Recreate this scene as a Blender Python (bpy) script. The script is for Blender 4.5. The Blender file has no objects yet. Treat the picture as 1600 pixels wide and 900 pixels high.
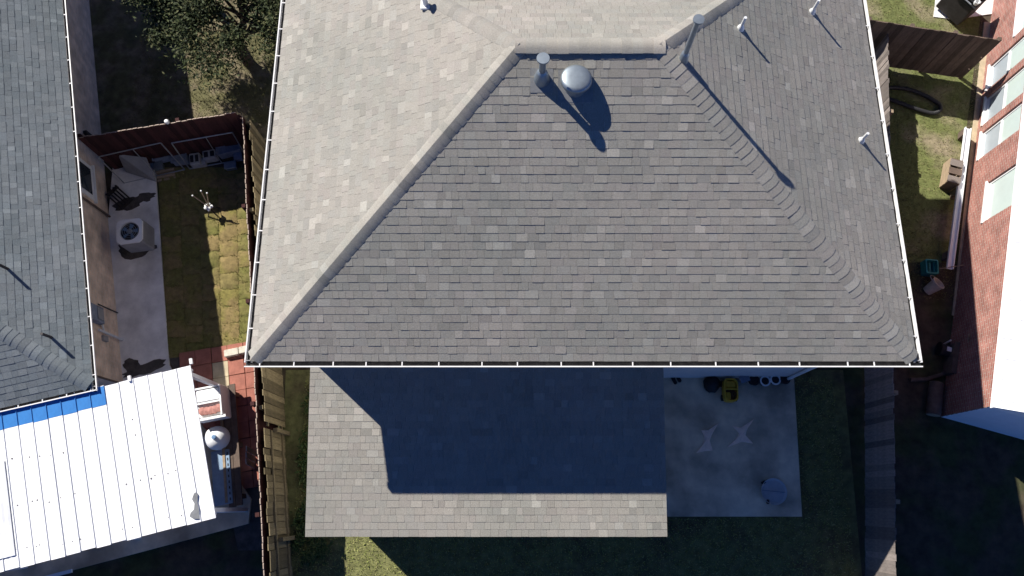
import bpy, math, random
from mathutils import Matrix, Vector
R = math.radians
random.seed(7)
scene = bpy.context.scene
col = scene.collection

# ------------------------------------------------------------------ camera
CAM_H, CAM_T, CAM_F = 18.3, R(16.2), 1165.0
cd = bpy.data.cameras.new('camera')
cd.sensor_width = 36.0
cd.lens = 36.0 * CAM_F / 1600.0
cd.clip_end = 2000.0
cam = bpy.data.objects.new('camera', cd)
cam.location = (0, 0, CAM_H)
cam.rotation_euler = (CAM_T, 0, 0)
col.objects.link(cam)
scene.camera = cam

# ------------------------------------------------------------------ sky, sun, exposure
SUN = Vector((0.905, -0.83, -1.0)).normalized()          # direction the light travels
elev = math.asin(-SUN.z)
w = bpy.data.worlds.new('World'); scene.world = w; w.use_nodes = True
nt = w.node_tree; nt.nodes.clear()
sky = nt.nodes.new('ShaderNodeTexSky'); sky.sky_type = 'NISHITA'; sky.sun_disc = False
sky.sun_elevation = elev
sky.sun_rotation = math.atan2(-SUN.x, -SUN.y)
sky.altitude = 6000.0; sky.air_density = 0.7; sky.dust_density = 0.0; sky.ozone_density = 6.0
bg = nt.nodes.new('ShaderNodeBackground'); bg.inputs['Strength'].default_value = 0.072
wo = nt.nodes.new('ShaderNodeOutputWorld')
tint = nt.nodes.new('ShaderNodeMix'); tint.data_type = 'RGBA'; tint.blend_type = 'MULTIPLY'; tint.inputs[0].default_value = 1.0
tint.inputs[7].default_value = (0.76, 1.02, 1.42, 1)      # the deep blue of a clear dry sky, the same all over
nt.links.new(sky.outputs[0], tint.inputs[6]); nt.links.new(tint.outputs[2], bg.inputs[0]); nt.links.new(bg.outputs[0], wo.inputs[0])
sd = bpy.data.lights.new('sun', 'SUN'); sd.energy = 5.0; sd.angle = R(0.53); sd.color = (1.0, 0.955, 0.885)
so = bpy.data.objects.new('sun', sd); so.location = (-20, 20, 30)
so.rotation_euler = SUN.to_track_quat('-Z', 'Y').to_euler(); col.objects.link(so)
scene.view_settings.view_transform = 'Standard'; scene.view_settings.look = 'None'
scene.view_settings.exposure = 0.70; scene.view_settings.gamma = 1.0
scene.view_settings.use_curve_mapping = False
scene.render.engine = 'CYCLES'
scene.cycles.max_bounces = 8; scene.cycles.diffuse_bounces = 5

def P(px, py, z):
    """plan position of something seen at that pixel at the real height z"""
    u = (px - 800) / CAM_F; v = -(py - 450) / CAM_F
    c, s = math.cos(CAM_T), math.sin(CAM_T)
    t = (z - CAM_H) / (v * s - c)
    return Vector((u * t, (v * c + s) * t, z))
def in_view(p):
    c, s = math.cos(CAM_T), math.sin(CAM_T)
    dz = p[2] - CAM_H
    yc = p[1] * c + dz * s; zc = -p[1] * s + dz * c
    return abs(CAM_F * p[0] / -zc) < 800 and abs(CAM_F * yc / -zc) < 450

# ------------------------------------------------------------------ materials
MATS = {}
def mat(name, color, rough=0.85, amount=0.25, scale=6.0, detail=6.0, bump=0.0, bscale=60.0, attr=False, metal=0.0,
        color2=None, c2scale=1.2, c2lo=0.45, c2hi=0.6, spec=0.3, coords='Object', stretch=None):
    m = bpy.data.materials.new(name); m.use_nodes = True
    t = m.node_tree; N = t.nodes; Lk = t.links
    b = N['Principled BSDF']
    b.inputs['Roughness'].default_value = rough; b.inputs['Metallic'].default_value = metal
    b.inputs['Specular IOR Level'].default_value = spec
    geo = N.new('ShaderNodeTexCoord')
    vec = geo.outputs[coords]
    if coords == 'World':
        pass
    if stretch:
        mp = N.new('ShaderNodeMapping'); mp.inputs['Scale'].default_value = stretch
        Lk.new(vec, mp.inputs[0]); vec = mp.outputs[0]
    base = None
    if attr:
        a = N.new('ShaderNodeVertexColor'); a.layer_name = 'tone'; base = a.outputs[0]
    elif color2:
        n2 = N.new('ShaderNodeTexNoise'); n2.inputs['Scale'].default_value = c2scale; n2.inputs['Detail'].default_value = 5
        Lk.new(vec, n2.inputs['Vector'])
        mr = N.new('ShaderNodeMapRange'); mr.inputs[1].default_value = c2lo; mr.inputs[2].default_value = c2hi
        Lk.new(n2.outputs[0], mr.inputs[0])
        mx = N.new('ShaderNodeMix'); mx.data_type = 'RGBA'
        mx.inputs[6].default_value = (*color, 1); mx.inputs[7].default_value = (*color2, 1)
        Lk.new(mr.outputs[0], mx.inputs[0]); base = mx.outputs[2]
    n = N.new('ShaderNodeTexNoise'); n.inputs['Scale'].default_value = scale; n.inputs['Detail'].default_value = detail
    n.inputs['Roughness'].default_value = 0.65
    Lk.new(vec, n.inputs['Vector'])
    r = N.new('ShaderNodeMapRange'); r.inputs[1].default_value = 0.3; r.inputs[2].default_value = 0.7
    r.inputs[3].default_value = 1 - amount; r.inputs[4].default_value = 1 + amount
    Lk.new(n.outputs[0], r.inputs[0])
    mul = N.new('ShaderNodeMix'); mul.data_type = 'RGBA'; mul.blend_type = 'MULTIPLY'; mul.inputs[0].default_value = 1
    if base is None: mul.inputs[6].default_value = (*color, 1)
    else: Lk.new(base, mul.inputs[6])
    Lk.new(r.outputs[0], mul.inputs[7])
    Lk.new(mul.outputs[2], b.inputs['Base Color'])
    if bump > 0:
        nb = N.new('ShaderNodeTexNoise'); nb.inputs['Scale'].default_value = bscale; nb.inputs['Detail'].default_value = 4
        Lk.new(vec, nb.inputs['Vector'])
        bp = N.new('ShaderNodeBump'); bp.inputs['Strength'].default_value = bump; bp.inputs['Distance'].default_value = 0.01
        Lk.new(nb.outputs[0], bp.inputs['Height']); Lk.new(bp.outputs[0], b.inputs['Normal'])
    MATS[name] = m
    return m

def brick_mat(name, c1, c2, mortar, axis_rot=0.0, bump=0.4):
    """running-bond brick on a wall along local y (or x), object coordinates"""
    m = bpy.data.materials.new(name); m.use_nodes = True
    t = m.node_tree; N = t.nodes; Lk = t.links; b = N['Principled BSDF']
    b.inputs['Roughness'].default_value = 0.9; b.inputs['Specular IOR Level'].default_value = 0.2
    tc = N.new('ShaderNodeTexCoord'); sp = N.new('ShaderNodeSeparateXYZ'); Lk.new(tc.outputs['Object'], sp.inputs[0])
    ad = N.new('ShaderNodeMath'); ad.operation = 'ADD'; Lk.new(sp.outputs[0], ad.inputs[0]); Lk.new(sp.outputs[1], ad.inputs[1])
    cb = N.new('ShaderNodeCombineXYZ'); Lk.new(ad.outputs[0], cb.inputs[0]); Lk.new(sp.outputs[2], cb.inputs[1])
    br = N.new('ShaderNodeTexBrick')
    br.inputs['Color1'].default_value = (*c1, 1); br.inputs['Color2'].default_value = (*c2, 1); br.inputs['Mortar'].default_value = (*mortar, 1)
    br.inputs['Scale'].default_value = 1.0; br.inputs['Brick Width'].default_value = 0.205; br.inputs['Row Height'].default_value = 0.075
    br.inputs['Mortar Size'].default_value = 0.009; br.inputs['Bias'].default_value = -0.1
    Lk.new(cb.outputs[0], br.inputs['Vector'])
    n = N.new('ShaderNodeTexNoise'); n.inputs['Scale'].default_value = 3.0; n.inputs['Detail'].default_value = 8
    Lk.new(tc.outputs['Object'], n.inputs['Vector'])
    r = N.new('ShaderNodeMapRange'); r.inputs[1].default_value = .3; r.inputs[2].default_value = .7; r.inputs[3].default_value = .75; r.inputs[4].default_value = 1.25
    Lk.new(n.outputs[0], r.inputs[0])
    mul = N.new('ShaderNodeMix'); mul.data_type = 'RGBA'; mul.blend_type = 'MULTIPLY'; mul.inputs[0].default_value = 1
    Lk.new(br.outputs[0], mul.inputs[6]); Lk.new(r.outputs[0], mul.inputs[7]); Lk.new(mul.outputs[2], b.inputs['Base Color'])
    iv = N.new('ShaderNodeMath'); iv.operation = 'SUBTRACT'; iv.inputs[0].default_value = 1; Lk.new(br.outputs[1], iv.inputs[1])
    bp = N.new('ShaderNodeBump'); bp.inputs['Strength'].default_value = bump; bp.inputs['Distance'].default_value = 0.008
    Lk.new(iv.outputs[0], bp.inputs['Height']); Lk.new(bp.outputs[0], b.inputs['Normal'])
    MATS[name] = m
    return m

mat('shingle', (.27, .255, .24), .95, .16, 45, 4, bump=.5, bscale=180, attr=True, spec=.15)
def weather(m, scale, a, b):
    """slow drift of colour over a whole roof: dust, algae and bleaching"""
    t = m.node_tree; N = t.nodes; bs = N['Principled BSDF']; src = bs.inputs['Base Color'].links[0].from_socket
    tc = N.new('ShaderNodeTexCoord'); n = N.new('ShaderNodeTexNoise'); n.inputs['Scale'].default_value = scale; n.inputs['Detail'].default_value = 5
    t.links.new(tc.outputs['Object'], n.inputs['Vector'])
    cr = N.new('ShaderNodeValToRGB'); cr.color_ramp.elements[0].position = .35; cr.color_ramp.elements[1].position = .65
    cr.color_ramp.elements[0].color = (*a, 1); cr.color_ramp.elements[1].color = (*b, 1)
    t.links.new(n.outputs[0], cr.inputs[0])
    mx = N.new('ShaderNodeMix'); mx.data_type = 'RGBA'; mx.blend_type = 'MULTIPLY'; mx.inputs[0].default_value = 1
    t.links.new(src, mx.inputs[6]); t.links.new(cr.outputs[0], mx.inputs[7]); t.links.new(mx.outputs[2], bs.inputs['Base Color'])
weather(MATS['shingle'], .55, (.93, .94, .91), (1.06, 1.03, 1.0))
mat('leaf', (.06, .09, .02), .7, .2, 8, attr=True, spec=.2)
mat('blade', (.06, .09, .02), .75, .2, 4, attr=True, spec=.15)
mat('deck_felt', (.03, .03, .03), .95, .1)
mat('white_paint', (.78, .78, .77), .5, .06, 5)
mat('gutter_white', (.72, .71, .69), .45, .1, 4)
mat('gutter_dirt', (.06, .055, .05), .95, .4, 9)
mat('siding', (.62, .60, .57), .7, .08, 3)
mat('siding_white', (.78, .79, .80), .6, .05, 3)
mat('galvanised', (.36, .38, .40), .4, .15, 7, metal=.6, spec=.5)
mat('galv_paint', (.27, .31, .34), .46, .12, 7, metal=.7, spec=.5)
mat('pvc', (.62, .63, .63), .5, .1, 9)
mat('lead', (.24, .24, .235), .6, .15, 20, metal=.3)
mat('concrete', (.66, .57, .42), .9, .25, 1.6, 10, bump=.2, color2=(.38, .33, .245), c2scale=.9, c2lo=.44, c2hi=.62)
mat('concrete_pale', (.76, .745, .72), .9, .2, 2.2, 10, bump=.2, color2=(.54, .52, .49), c2scale=.7, c2lo=.5, c2hi=.68)
mat('concrete_block', (.33, .33, .33), .95, .2, 9, bump=.3)
mat('stain', (.085, .075, .068), .9, .5, 5)
mat('soil', (.075, .058, .040), .98, .45, 3, 10, bump=.8, bscale=14, color2=(.055, .062, .025), c2scale=1.0)
mat('lawn_back', (.15, .152, .06), .98, .45, 5, 10, bump=.8, bscale=25, color2=(.10, .085, .045), c2scale=.8, c2lo=.5, c2hi=.68)
mat('lawn_side', (.125, .14, .048), .98, .35, 6, 10, bump=.7, bscale=30, color2=(.24, .20, .13), c2scale=.8, c2lo=.50, c2hi=.66)
mat('lawn_shade', (.115, .108, .05), .98, .45, 4, 10, bump=.8, bscale=22, color2=(.19, .155, .10), c2scale=1.6, c2lo=.45, c2hi=.6)
mat('dry_soil', (.27, .22, .15), .98, .35, 5, 10, bump=.6, bscale=20, color2=(.17, .15, .07), c2scale=1.4)
mat('sod', (.19, .155, .06), .98, .35, 9, 8, bump=1.0, bscale=45, color2=(.145, .14, .04), c2scale=1.7, c2lo=.42, c2hi=.6)
mat('sod_dry', (.22, .165, .07), .98, .3, 9, 8, bump=1.0, bscale=45, color2=(.19, .165, .05), c2scale=2.0)
mat('paver_red', (.33, .13, .095), .9, .25, 5, 8, bump=.3)
mat('paver_buff', (.48, .40, .27), .9, .2, 5, 8, bump=.3)
mat('limestone', (.58, .54, .45), .9, .2, 8, bump=.4)
mat('metal_white', (.86, .86, .85), .5, .07, 1.5, 8, spec=.35, color2=(.70, .70, .69), c2scale=1.1, c2lo=.56, c2hi=.74, stretch=(4, .5, 1))
mat('strip_blue', (.030, .19, .50), .45, .12, 5, spec=.4)
mat('metal_dull', (.74, .75, .76), .6, .12, 2.5, spec=.3, stretch=(1, 1, 1))
mat('rust_patch', (.20, .205, .21), .7, .2, 8)
mat('screw', (.18, .17, .17), .6, .2)
mat('fence_red', (.050, .017, .016), .9, .35, 6, 8, stretch=(6, 6, .7))
mat('sunlit_end_grain', (.42, .33, .27), .9, .3, 12)  # bare cut ends, kept pale for the sunlight on the picket tops
mat('fence_tan', (.20, .16, .09), .9, .35, 6, 8, bump=.3, stretch=(7, 7, .8))
mat('fence_grey', (.20, .17, .15), .92, .35, 6, 8, bump=.3, stretch=(7, 7, .8))
mat('fence_dark', (.115, .083, .062), .92, .4, 6, 8, bump=.3, stretch=(7, 7, .8))
mat('timber', (.32, .24, .16), .85, .3, 6, 8, stretch=(1, 1, 6))
mat('timber_dark', (.13, .095, .075), .9, .3, 6, 8)
mat('black', (.018, .018, .02), .55, .2, 6)
mat('black_rubber', (.03, .03, .032), .5, .2, 12)
mat('charcoal', (.035, .03, .03), .6, .3, 7)
mat('glass_dark', (.03, .04, .05), .08, .05, 3, spec=.6)
mat('glass_pale', (.47, .55, .52), .12, .05, 1.5, spec=.6)
mat('glass_screen', (.33, .37, .40), .35, .08, 1.5, spec=.5)
mat('teal', (.03, .22, .22), .5, .12, 6)
mat('yellow', (.55, .33, .03), .45, .12, 9)
mat('brown_plastic', (.12, .06, .03), .5, .1)
mat('blue', (.11, .20, .34), .5, .12, 6)
mat('dish_blue', (.40, .42, .43), .5, .12, 6)
mat('blue_sheet', (.22, .31, .42), .55, .2, 5)
mat('bluegrey', (.20, .23, .29), .7, .25, 6)
mat('grey_sheet', (.27, .27, .275), .75, .15, 4)
mat('sun_star_buff', (.95, .72, .56), .9, .12, 14, bump=.3)  # buff standing in for sun reflected onto the patio slab
mat('cloth_cream', (.47, .42, .35), .9, .2, 9, bump=.4)
mat('red_cloth', (.42, .20, .17), .85, .3, 12)
mat('bark', (.075, .058, .045), .95, .35, 14, bump=.8, bscale=30)
for nm_, c_ in (('fence_red', (.050, .017, .016)), ('fence_tan', (.20, .16, .09)), ('fence_grey', (.20, .17, .15)), ('fence_dark', (.115, .083, .062))):
    for sfx, k_ in (('_worn', 1.32), ('_aged', .70)):
        mat(nm_+sfx, tuple(x*k_ for x in c_), .92, .4, 6, 8, bump=.3, stretch=(7, 7, .8))
brick_mat('brick_red', (.33, .14, .11), (.26, .105, .085), (.36, .28, .24), bump=.6)
brick_mat('brick_tan', (.74, .57, .43), (.62, .46, .34), (.66, .57, .48), bump=.5)

# ------------------------------------------------------------------ mesh building
WM = {}
class MB:
    def __init__(self): self.v = []; self.f = []; self.c = []; self.has_c = False
    def add(self, verts, faces, color=None):
        o = len(self.v); self.v += [tuple(p) for p in verts]
        for f in faces:
            self.f.append(tuple(i + o for i in f)); self.c.append(color)
        if color is not None: self.has_c = True
        return self
    def box(self, lo, hi, M=None, bev=0.0):
        x0, y0, z0 = lo; x1, y1, z1 = hi
        if bev <= 0:
            v = [(x0,y0,z0),(x1,y0,z0),(x1,y1,z0),(x0,y1,z0),(x0,y0,z1),(x1,y0,z1),(x1,y1,z1),(x0,y1,z1)]
            f = [(3,2,1,0),(4,5,6,7),(0,1,5,4),(1,2,6,5),(2,3,7,6),(3,0,4,7)]
        else:
            b = bev
            ring = lambda i, z: [(x0+i,y0+b,z),(x0+b,y0+i,z),(x1-b,y0+i,z),(x1-i,y0+b,z),(x1-i,y1-b,z),(x1-b,y1-i,z),(x0+b,y1-i,z),(x0+i,y1-b,z)]
            v = ring(b*.6, z0) + ring(0, z0+b) + ring(0, z1-b) + ring(b*.6, z1)
            f = [tuple(range(7,-1,-1)), tuple(range(24,32))]
            for k in range(3):
                for i in range(8):
                    j = (i+1) % 8; f.append((k*8+i, k*8+j, k*8+8+j, k*8+8+i))
        if M: v = [tuple(M @ Vector(p)) for p in v]
        return self.add(v, f)
    def bar(self, a, b, w, h, up=(0,0,1)):
        """box from a to b, w wide, h high (centred)"""
        a = Vector(a); b = Vector(b); d = (b-a); L = d.length; d.normalize()
        up = Vector(up); s = d.cross(up)
        if s.length < 1e-4: s = d.cross(Vector((1,0,0)))
        s.normalize(); u = s.cross(d)
        v = []
        for p in (a, b):
            for (i, j) in ((-1,-1),(1,-1),(1,1),(-1,1)): v.append(p + s*(i*w/2) + u*(j*h/2))
        return self.add(v, [(3,2,1,0),(4,5,6,7),(0,1,5,4),(1,2,6,5),(2,3,7,6),(3,0,4,7)])
    def tube(self, pts, r, n=10, caps=True):
        pts = [Vector(p) for p in pts]; rs = r if isinstance(r, (list, tuple)) else [r]*len(pts)
        rings = []; prev = None
        for i, p in enumerate(pts):
            d = (pts[min(i+1, len(pts)-1)] - pts[max(i-1, 0)]).normalized()
            if prev is None:
                s = d.cross(Vector((0,0,1)))
                if s.length < 1e-3: s = d.cross(Vector((1,0,0)))
            else: s = prev - d*prev.dot(d)
            s.normalize(); prev = s; u = d.cross(s)
            rings.append([p + s*(math.cos(2*math.pi*k/n)*rs[i]) + u*(math.sin(2*math.pi*k/n)*rs[i]) for k in range(n)])
        v = [q for rg in rings for q in rg]; f = []
        for i in range(len(pts)-1):
            for k in range(n):
                j = (k+1) % n; f.append((i*n+k, i*n+j, (i+1)*n+j, (i+1)*n+k))
        if caps: f.append(tuple(range(n-1,-1,-1))); f.append(tuple((len(pts)-1)*n+k for k in range(n)))
        return self.add(v, f)
    def lathe(self, prof, c=(0,0,0), n=24, axis=None):
        """prof: (r, z) list from bottom to top"""
        c = Vector(c); v = []; f = []
        for (r, z) in prof:
            for k in range(n):
                a = 2*math.pi*k/n; v.append(c + Vector((r*math.cos(a), r*math.sin(a), z)))
        for i in range(len(prof)-1):
            for k in range(n):
                j = (k+1) % n; f.append((i*n+k, i*n+j, (i+1)*n+j, (i+1)*n+k))
        if prof[0][0] > 1e-4: f.append(tuple(range(n-1,-1,-1)))
        if prof[-1][0] > 1e-4: f.append(tuple((len(prof)-1)*n+k for k in range(n)))
        return self.add(v, f)
    def prism(self, poly, z0, z1):
        n = len(poly)
        v = [(x,y,z0) for x,y in poly] + [(x,y,z1) for x,y in poly]
        f = [tuple(range(n-1,-1,-1)), tuple(range(n,2*n))] + [(i,(i+1)%n,n+(i+1)%n,n+i) for i in range(n)]
        return self.add(v, f)
    def mesh(self, name, m):
        me = bpy.data.meshes.new(name)
        me.from_pydata(self.v, [], self.f)
        if m: me.materials.append(MATS[m])
        if self.has_c:
            ca = me.color_attributes.new('tone', 'FLOAT_COLOR', 'CORNER')
            buf = []
            for f, c in zip(self.f, self.c):
                c = c or (.3,.3,.3)
                buf += [c[0], c[1], c[2], 1.0] * len(f)
            ca.data.foreach_set('color', buf)
        return me
    def build(self, name, m, parent=None, smooth=False, world=False, mod=None):
        if world and parent is not None:
            inv = WM[parent.name].inverted(); self.v = [tuple(inv @ Vector(p)) for p in self.v]
        me = self.mesh(name, m)
        if smooth:
            me.polygons.foreach_set('use_smooth', [True]*len(me.polygons))
            try: me.set_sharp_from_angle(angle=R(40))
            except Exception: pass
        o = bpy.data.objects.new(name, me); col.objects.link(o)
        WM[o.name] = WM[parent.name] if parent is not None else Matrix.Identity(4)
        if parent is not None: o.parent = parent
        return o

def inst(name, me, parent, M):
    o = bpy.data.objects.new(name, me); col.objects.link(o); o.parent = parent; o.matrix_local = M
    WM[o.name] = WM[parent.name] @ M
    return o
def tag(o, label=None, cat=None, group=None, kind=None):
    if label: o['label'] = label
    if cat: o['category'] = cat
    if group: o['group'] = group
    if kind: o['kind'] = kind
    return o
def thing(name, label, cat, loc=(0,0,0), rz=0.0, group=None):
    o = bpy.data.objects.new(name, None); col.objects.link(o)
    o.empty_display_size = 0.2; o.location = loc; o.rotation_euler = (0, 0, rz)
    WM[o.name] = Matrix.Translation(Vector(loc)) @ Matrix.Rotation(rz, 4, 'Z')
    return tag(o, label, cat, group)

# ------------------------------------------------------------------ ground
def sheet(name, poly, z, m, sub=0):
    b = MB(); b.add([(x, y, z) for x, y in poly], [tuple(range(len(poly)))])
    return tag(b.build(name, m), kind='structure')
sheet('ground', [(-400,-400),(400,-400),(400,400),(-400,400)], 0.0, 'soil')
sheet('back_lawn', [(-5.2,-6),(7.9,-6),(8.2,3.2),(-5.6,3.2)], .004, 'lawn_back')
sheet('side_lawn_right', [(9.0,6.0),(11.3,6.0),(13.5,13.8),(14.6,18),(9.9,18)], .004, 'lawn_side')
sheet('side_lawn_left', [(-10.6,8.8),(-6.7,9.5),(-5.5,9.5),(-5.0,16),(-14,19),(-13.5,16),(-11.9,9.0)], .004, 'lawn_shade')

def blades(name, polyfn, box, n, h, cols, label, cat='grass'):
    b = MB(); x0, y0, x1, y1 = box; k = 0
    while k < n:
        x = random.uniform(x0, x1); y = random.uniform(y0, y1)
        k += 1
        if not polyfn(x, y): continue
        a = random.uniform(0, 6.28); hh = h*random.uniform(.5, 1.3); wd = random.uniform(.006, .012)
        lx = math.cos(a+1.2)*hh*random.uniform(.2, 1.0); ly = math.sin(a+1.2)*hh*random.uniform(.2, 1.0)
        dx, dy = math.cos(a)*wd, math.sin(a)*wd
        c = random.choice(cols); q = random.uniform(.7, 1.3); c = tuple(i*q for i in c)
        b.add([(x-dx,y-dy,.0),(x+dx,y+dy,.0),(x+lx*.5+dx*.6,y+ly*.5+dy*.6,hh*.6),(x+lx,y+ly,hh*.85)], [(0,1,2,3)], c)
    o = b.build(name, 'blade'); return tag(o, label, cat, kind='stuff')

# ------------------------------------------------------------------ shingles
def shingle_tabs(O, U, V, Lf, Rf, vmax, e, pal, seed, wmin=.10, wmax=.25, thick=(.0085, .0110)):
    """laminated shingles, course by course: list of (verts, faces, colour, centre)"""
    rnd = random.Random(seed)
    O = Vector(O); U = Vector(U).normalized(); V = Vector(V).normalized(); N = U.cross(V).normalized()
    if N.z < 0: N = -N
    out = []; j = 0
    while j*e < vmax - .02:
        v0 = j*e; v1 = min((j+1)*e + .004, vmax)
        l0, r0, l1, r1 = Lf(v0), Rf(v0), Lf(v1), Rf(v1)
        u = l0; tooth = rnd.random() < .5; course = rnd.uniform(.96, 1.04)
        while u < r0 - .01:
            wd = rnd.uniform(wmin, wmax); ue = u + wd
            if ue > r0 - .06: ue = r0
            t = (thick[1] if tooth else thick[0]) * rnd.uniform(.85, 1.15)
            if rnd.random() < .09: t = .0058
            jit = rnd.uniform(-.002, .002)
            a0, b0 = u + .0015, ue - .0015
            a1 = l1 if u == l0 else min(max(u + .0015, l1), r1); b1 = r1 if ue == r0 else max(min(ue - .0015, r1), l1)
            if a1 >= b1: b1 = a1 + .001
            q = lambda uu, vv, hh: O + U*uu + V*vv + N*hh
            vs = [q(a0, v0+jit, -.004), q(b0, v0+jit, -.004), q(b0, v0+jit, t), q(a0, v0+jit, t), q(b1, v1, .004), q(a1, v1, .004)]
            base = pal(rnd); s = course * (rnd.gauss(1, .034))
            if rnd.random() < .07: s *= rnd.uniform(1.08, 1.26)
            if rnd.random() < .05: s *= rnd.uniform(.86, .95)
            c = tuple(max(.02, k*s) for k in base)
            out.append((vs, [(3,2,4,5),(0,1,2,3),(0,3,5),(1,4,2)], c, (vs[2]+vs[3]+vs[4]+vs[5])/4, (vs[2]-vs[3]).length))
            u = ue; tooth = not tooth if rnd.random() < .75 else tooth
        j += 1
    return out
def lay_shingles(tabs, parent, limit=300):
    W = WM[parent.name]
    Minv = None
    scored = []
    for i, t in enumerate(tabs):
        p = W @ t[3]
        d2 = (p - cam.location).length_squared
        scored.append((t[4]/d2 if in_view(p) else 0, i))
    scored.sort(reverse=True)
    single = {i for s, i in scored[:limit] if s > 0}
    rest = MB()
    for i, t in enumerate(tabs):
        if i in single:
            b = MB(); b.add(t[0], t[1], t[2]); b.build('shingle', 'shingle', parent)
        else: rest.add(t[0], t[1], t[2])
    tag(rest.build('shingles', 'shingle', parent), kind='stuff')

PAL_MAIN = [(.284,.269,.242), (.275,.263,.238), (.294,.278,.250), (.280,.262,.239), (.288,.273,.245), (.272,.263,.241), (.281,.272,.246)]
PAL_LEFT = [(.162,.184,.200), (.148,.170,.186), (.178,.199,.213), (.155,.174,.188)]
pal_main = lambda r: r.choice(PAL_MAIN)
pal_left = lambda r: r.choice(PAL_LEFT)

def caps(a, b, parent, pal, step=.143, wd=.27, n1=None, n2=None, seed=1, lift=.018, big=.0):
    """cap shingles folded over a hip or ridge from a (low) to b (high); n1, n2 the plan directions of the two sides going down"""
    rnd = random.Random(seed); a = Vector(a); b = Vector(b); d = b-a; L = d.length; d.normalize()
    n = int(L/step); step = L/n
    d1 = Vector(n1).normalized(); d2 = Vector(n2).normalized(); up = d1.cross(d); up = up if up.z > 0 else -up
    u2 = d2.cross(d); u2 = u2 if u2.z > 0 else -u2
    for i in range(n):
        p0 = a + d*(i*step); p1 = a + d*((i+1)*step + .02)
        mid = (up+u2).normalized()
        h0 = lift + .0055*rnd.uniform(.6,1.4); h1 = lift
        k = wd/2*rnd.uniform(.96, 1.04)
        row = lambda p, h: [p + d1*k + up*(h-.014), p + d1*k*.5 + up*(h+.009), p + mid*(h+.013), p + d2*k*.5 + u2*(h+.009), p + d2*k + u2*(h-.014)]
        lo = row(p0, h0); hi = row(p1, h1)
        low = [q - mid*.03 for q in lo]
        c0 = pal(rnd); s = rnd.gauss(1.03, .075); c = tuple(x*s for x in c0)
        v = lo + hi + low
        f = [(0,1,6,5),(1,2,7,6),(2,3,8,7),(3,4,9,8),(10,11,1,0),(11,12,2,1),(12,13,3,2),(13,14,4,3),(10,0,5),(4,14,9)]
        m = MB(); m.add(v, f, c); m.build('cap_shingle', 'shingle', parent, smooth=True)

def gutter(parent, a, b, out, brackets, W=.125, Hh=.095, lip=.022, m='gutter_white', ends=(True, True)):
    """white eave gutter: trough with rolled lip; a, b along the top inner edge"""
    a = Vector(a); b = Vector(b); out = Vector(out).normalized(); up = Vector((0,0,1)); T = .006
    prof = [(0,0),(0,-Hh),(W*.78,-Hh),(W,-.012),(W,0),(W-lip,0),(W-lip,-.012),(W*.78-T,-Hh+T),(T,-Hh+T),(T,0)]
    g = MB(); n = len(prof); v = []
    for p in (a, b):
        for (x, z) in prof: v.append(p + out*x + up*z)
    f = [(i, (i+1) % n, n+(i+1) % n, n+i) for i in range(n)]
    if ends[0]: f.append(tuple(range(n)))
    if ends[1]: f.append(tuple(range(2*n-1, n-1, -1)))
    g.add(v, f)
    # end stop
    o = g.build('gutter', m, parent)
    dirt = MB(); z = -Hh+T+.018
    dirt.add([a+out*(T+.002)+up*z, b+out*(T+.002)+up*z, b+out*(W*.80)+up*z, a+out*(W*.80)+up*z], [(0,1,2,3)])
    dirt.build('gutter_debris', 'gutter_dirt', o)
    bm_ = MB(); bm_.box((-.010,0,-.014),(.010,W-lip-.002,.002))
    me = bm_.mesh('gutter_bracket', m)
    d = (b-a).normalized()
    for s in brackets:
        p = a + (b-a)*s
        M = Matrix((( d.x, out.x, 0, p.x),( d.y, out.y, 0, p.y),( d.z, out.z, 1, p.z),(0,0,0,1)))
        inst('gutter_bracket', me, o, M)
    return o

# ------------------------------------------------------------------ main house
X0, X1, Y0, RUN, EZ, K = -4.66, 7.20, 2.45, 4.77, 5.2, .525
RX0, RX1, RY, RZ = X0+RUN, X1-RUN, Y0+RUN, EZ+RUN*K
Y1 = RY+RUN
house = thing('two_storey_house', 'large grey shingled hip-roofed house in the middle with a lower lean-to roof', 'house')
wx0, wx1, wy0, wy1 = X0+.38, X1-.38, Y0+.54, Y1-.38
wl = MB(); wl.prism([(wx0,wy0),(wx1,wy0),(wx1,wy1),(wx0,wy1)], 0, EZ-.16); wl.build('wall', 'siding', house)
# roof deck with soffit and fascia
rd = MB(); E = .035
rd.add([(X0+E,Y0+E,EZ-.012),(X1-E,Y0+E,EZ-.012),(X1-E,Y1-E,EZ-.012),(X0+E,Y1-E,EZ-.012),(RX0,RY,RZ-.012),(RX1,RY,RZ-.012),
        (X0+E,Y0+E,EZ-.16),(X1-E,Y0+E,EZ-.16),(X1-E,Y1-E,EZ-.16),(X0+E,Y1-E,EZ-.16)],
       [(0,1,5,4),(1,2,5),(2,3,4,5),(3,0,4),(9,8,7,6),(6,7,1,0),(7,8,2,1),(8,9,3,2),(9,6,0,3)])
roof = rd.build('roof', 'siding', house)
sl = math.sqrt(1+K*K); VM = RUN*sl
ez = EZ
tabs = []
W_, D_ = X1-X0, Y1-Y0
g_ = .11
lf = lambda v: v/sl
tabs += shingle_tabs((X0,Y0,ez), (1,0,0), (0,1,K), lf, lambda v: W_-v/sl, VM-.06, .1432, pal_main, 11)
tabs += shingle_tabs((X1,Y1,ez), (-1,0,0), (0,-1,K), lf, lambda v: W_-v/sl, VM-.06, .1432, pal_main, 12)
tabs += shingle_tabs((X0,Y1,ez), (0,-1,0), (1,0,K), lf, lambda v: D_-v/sl, VM-.06, .1432, pal_main, 13)
tabs += shingle_tabs((X1,Y0,ez), (0,1,0), (-1,0,K), lf, lambda v: D_-v/sl, VM-.06, .1432, pal_main, 14)
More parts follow.
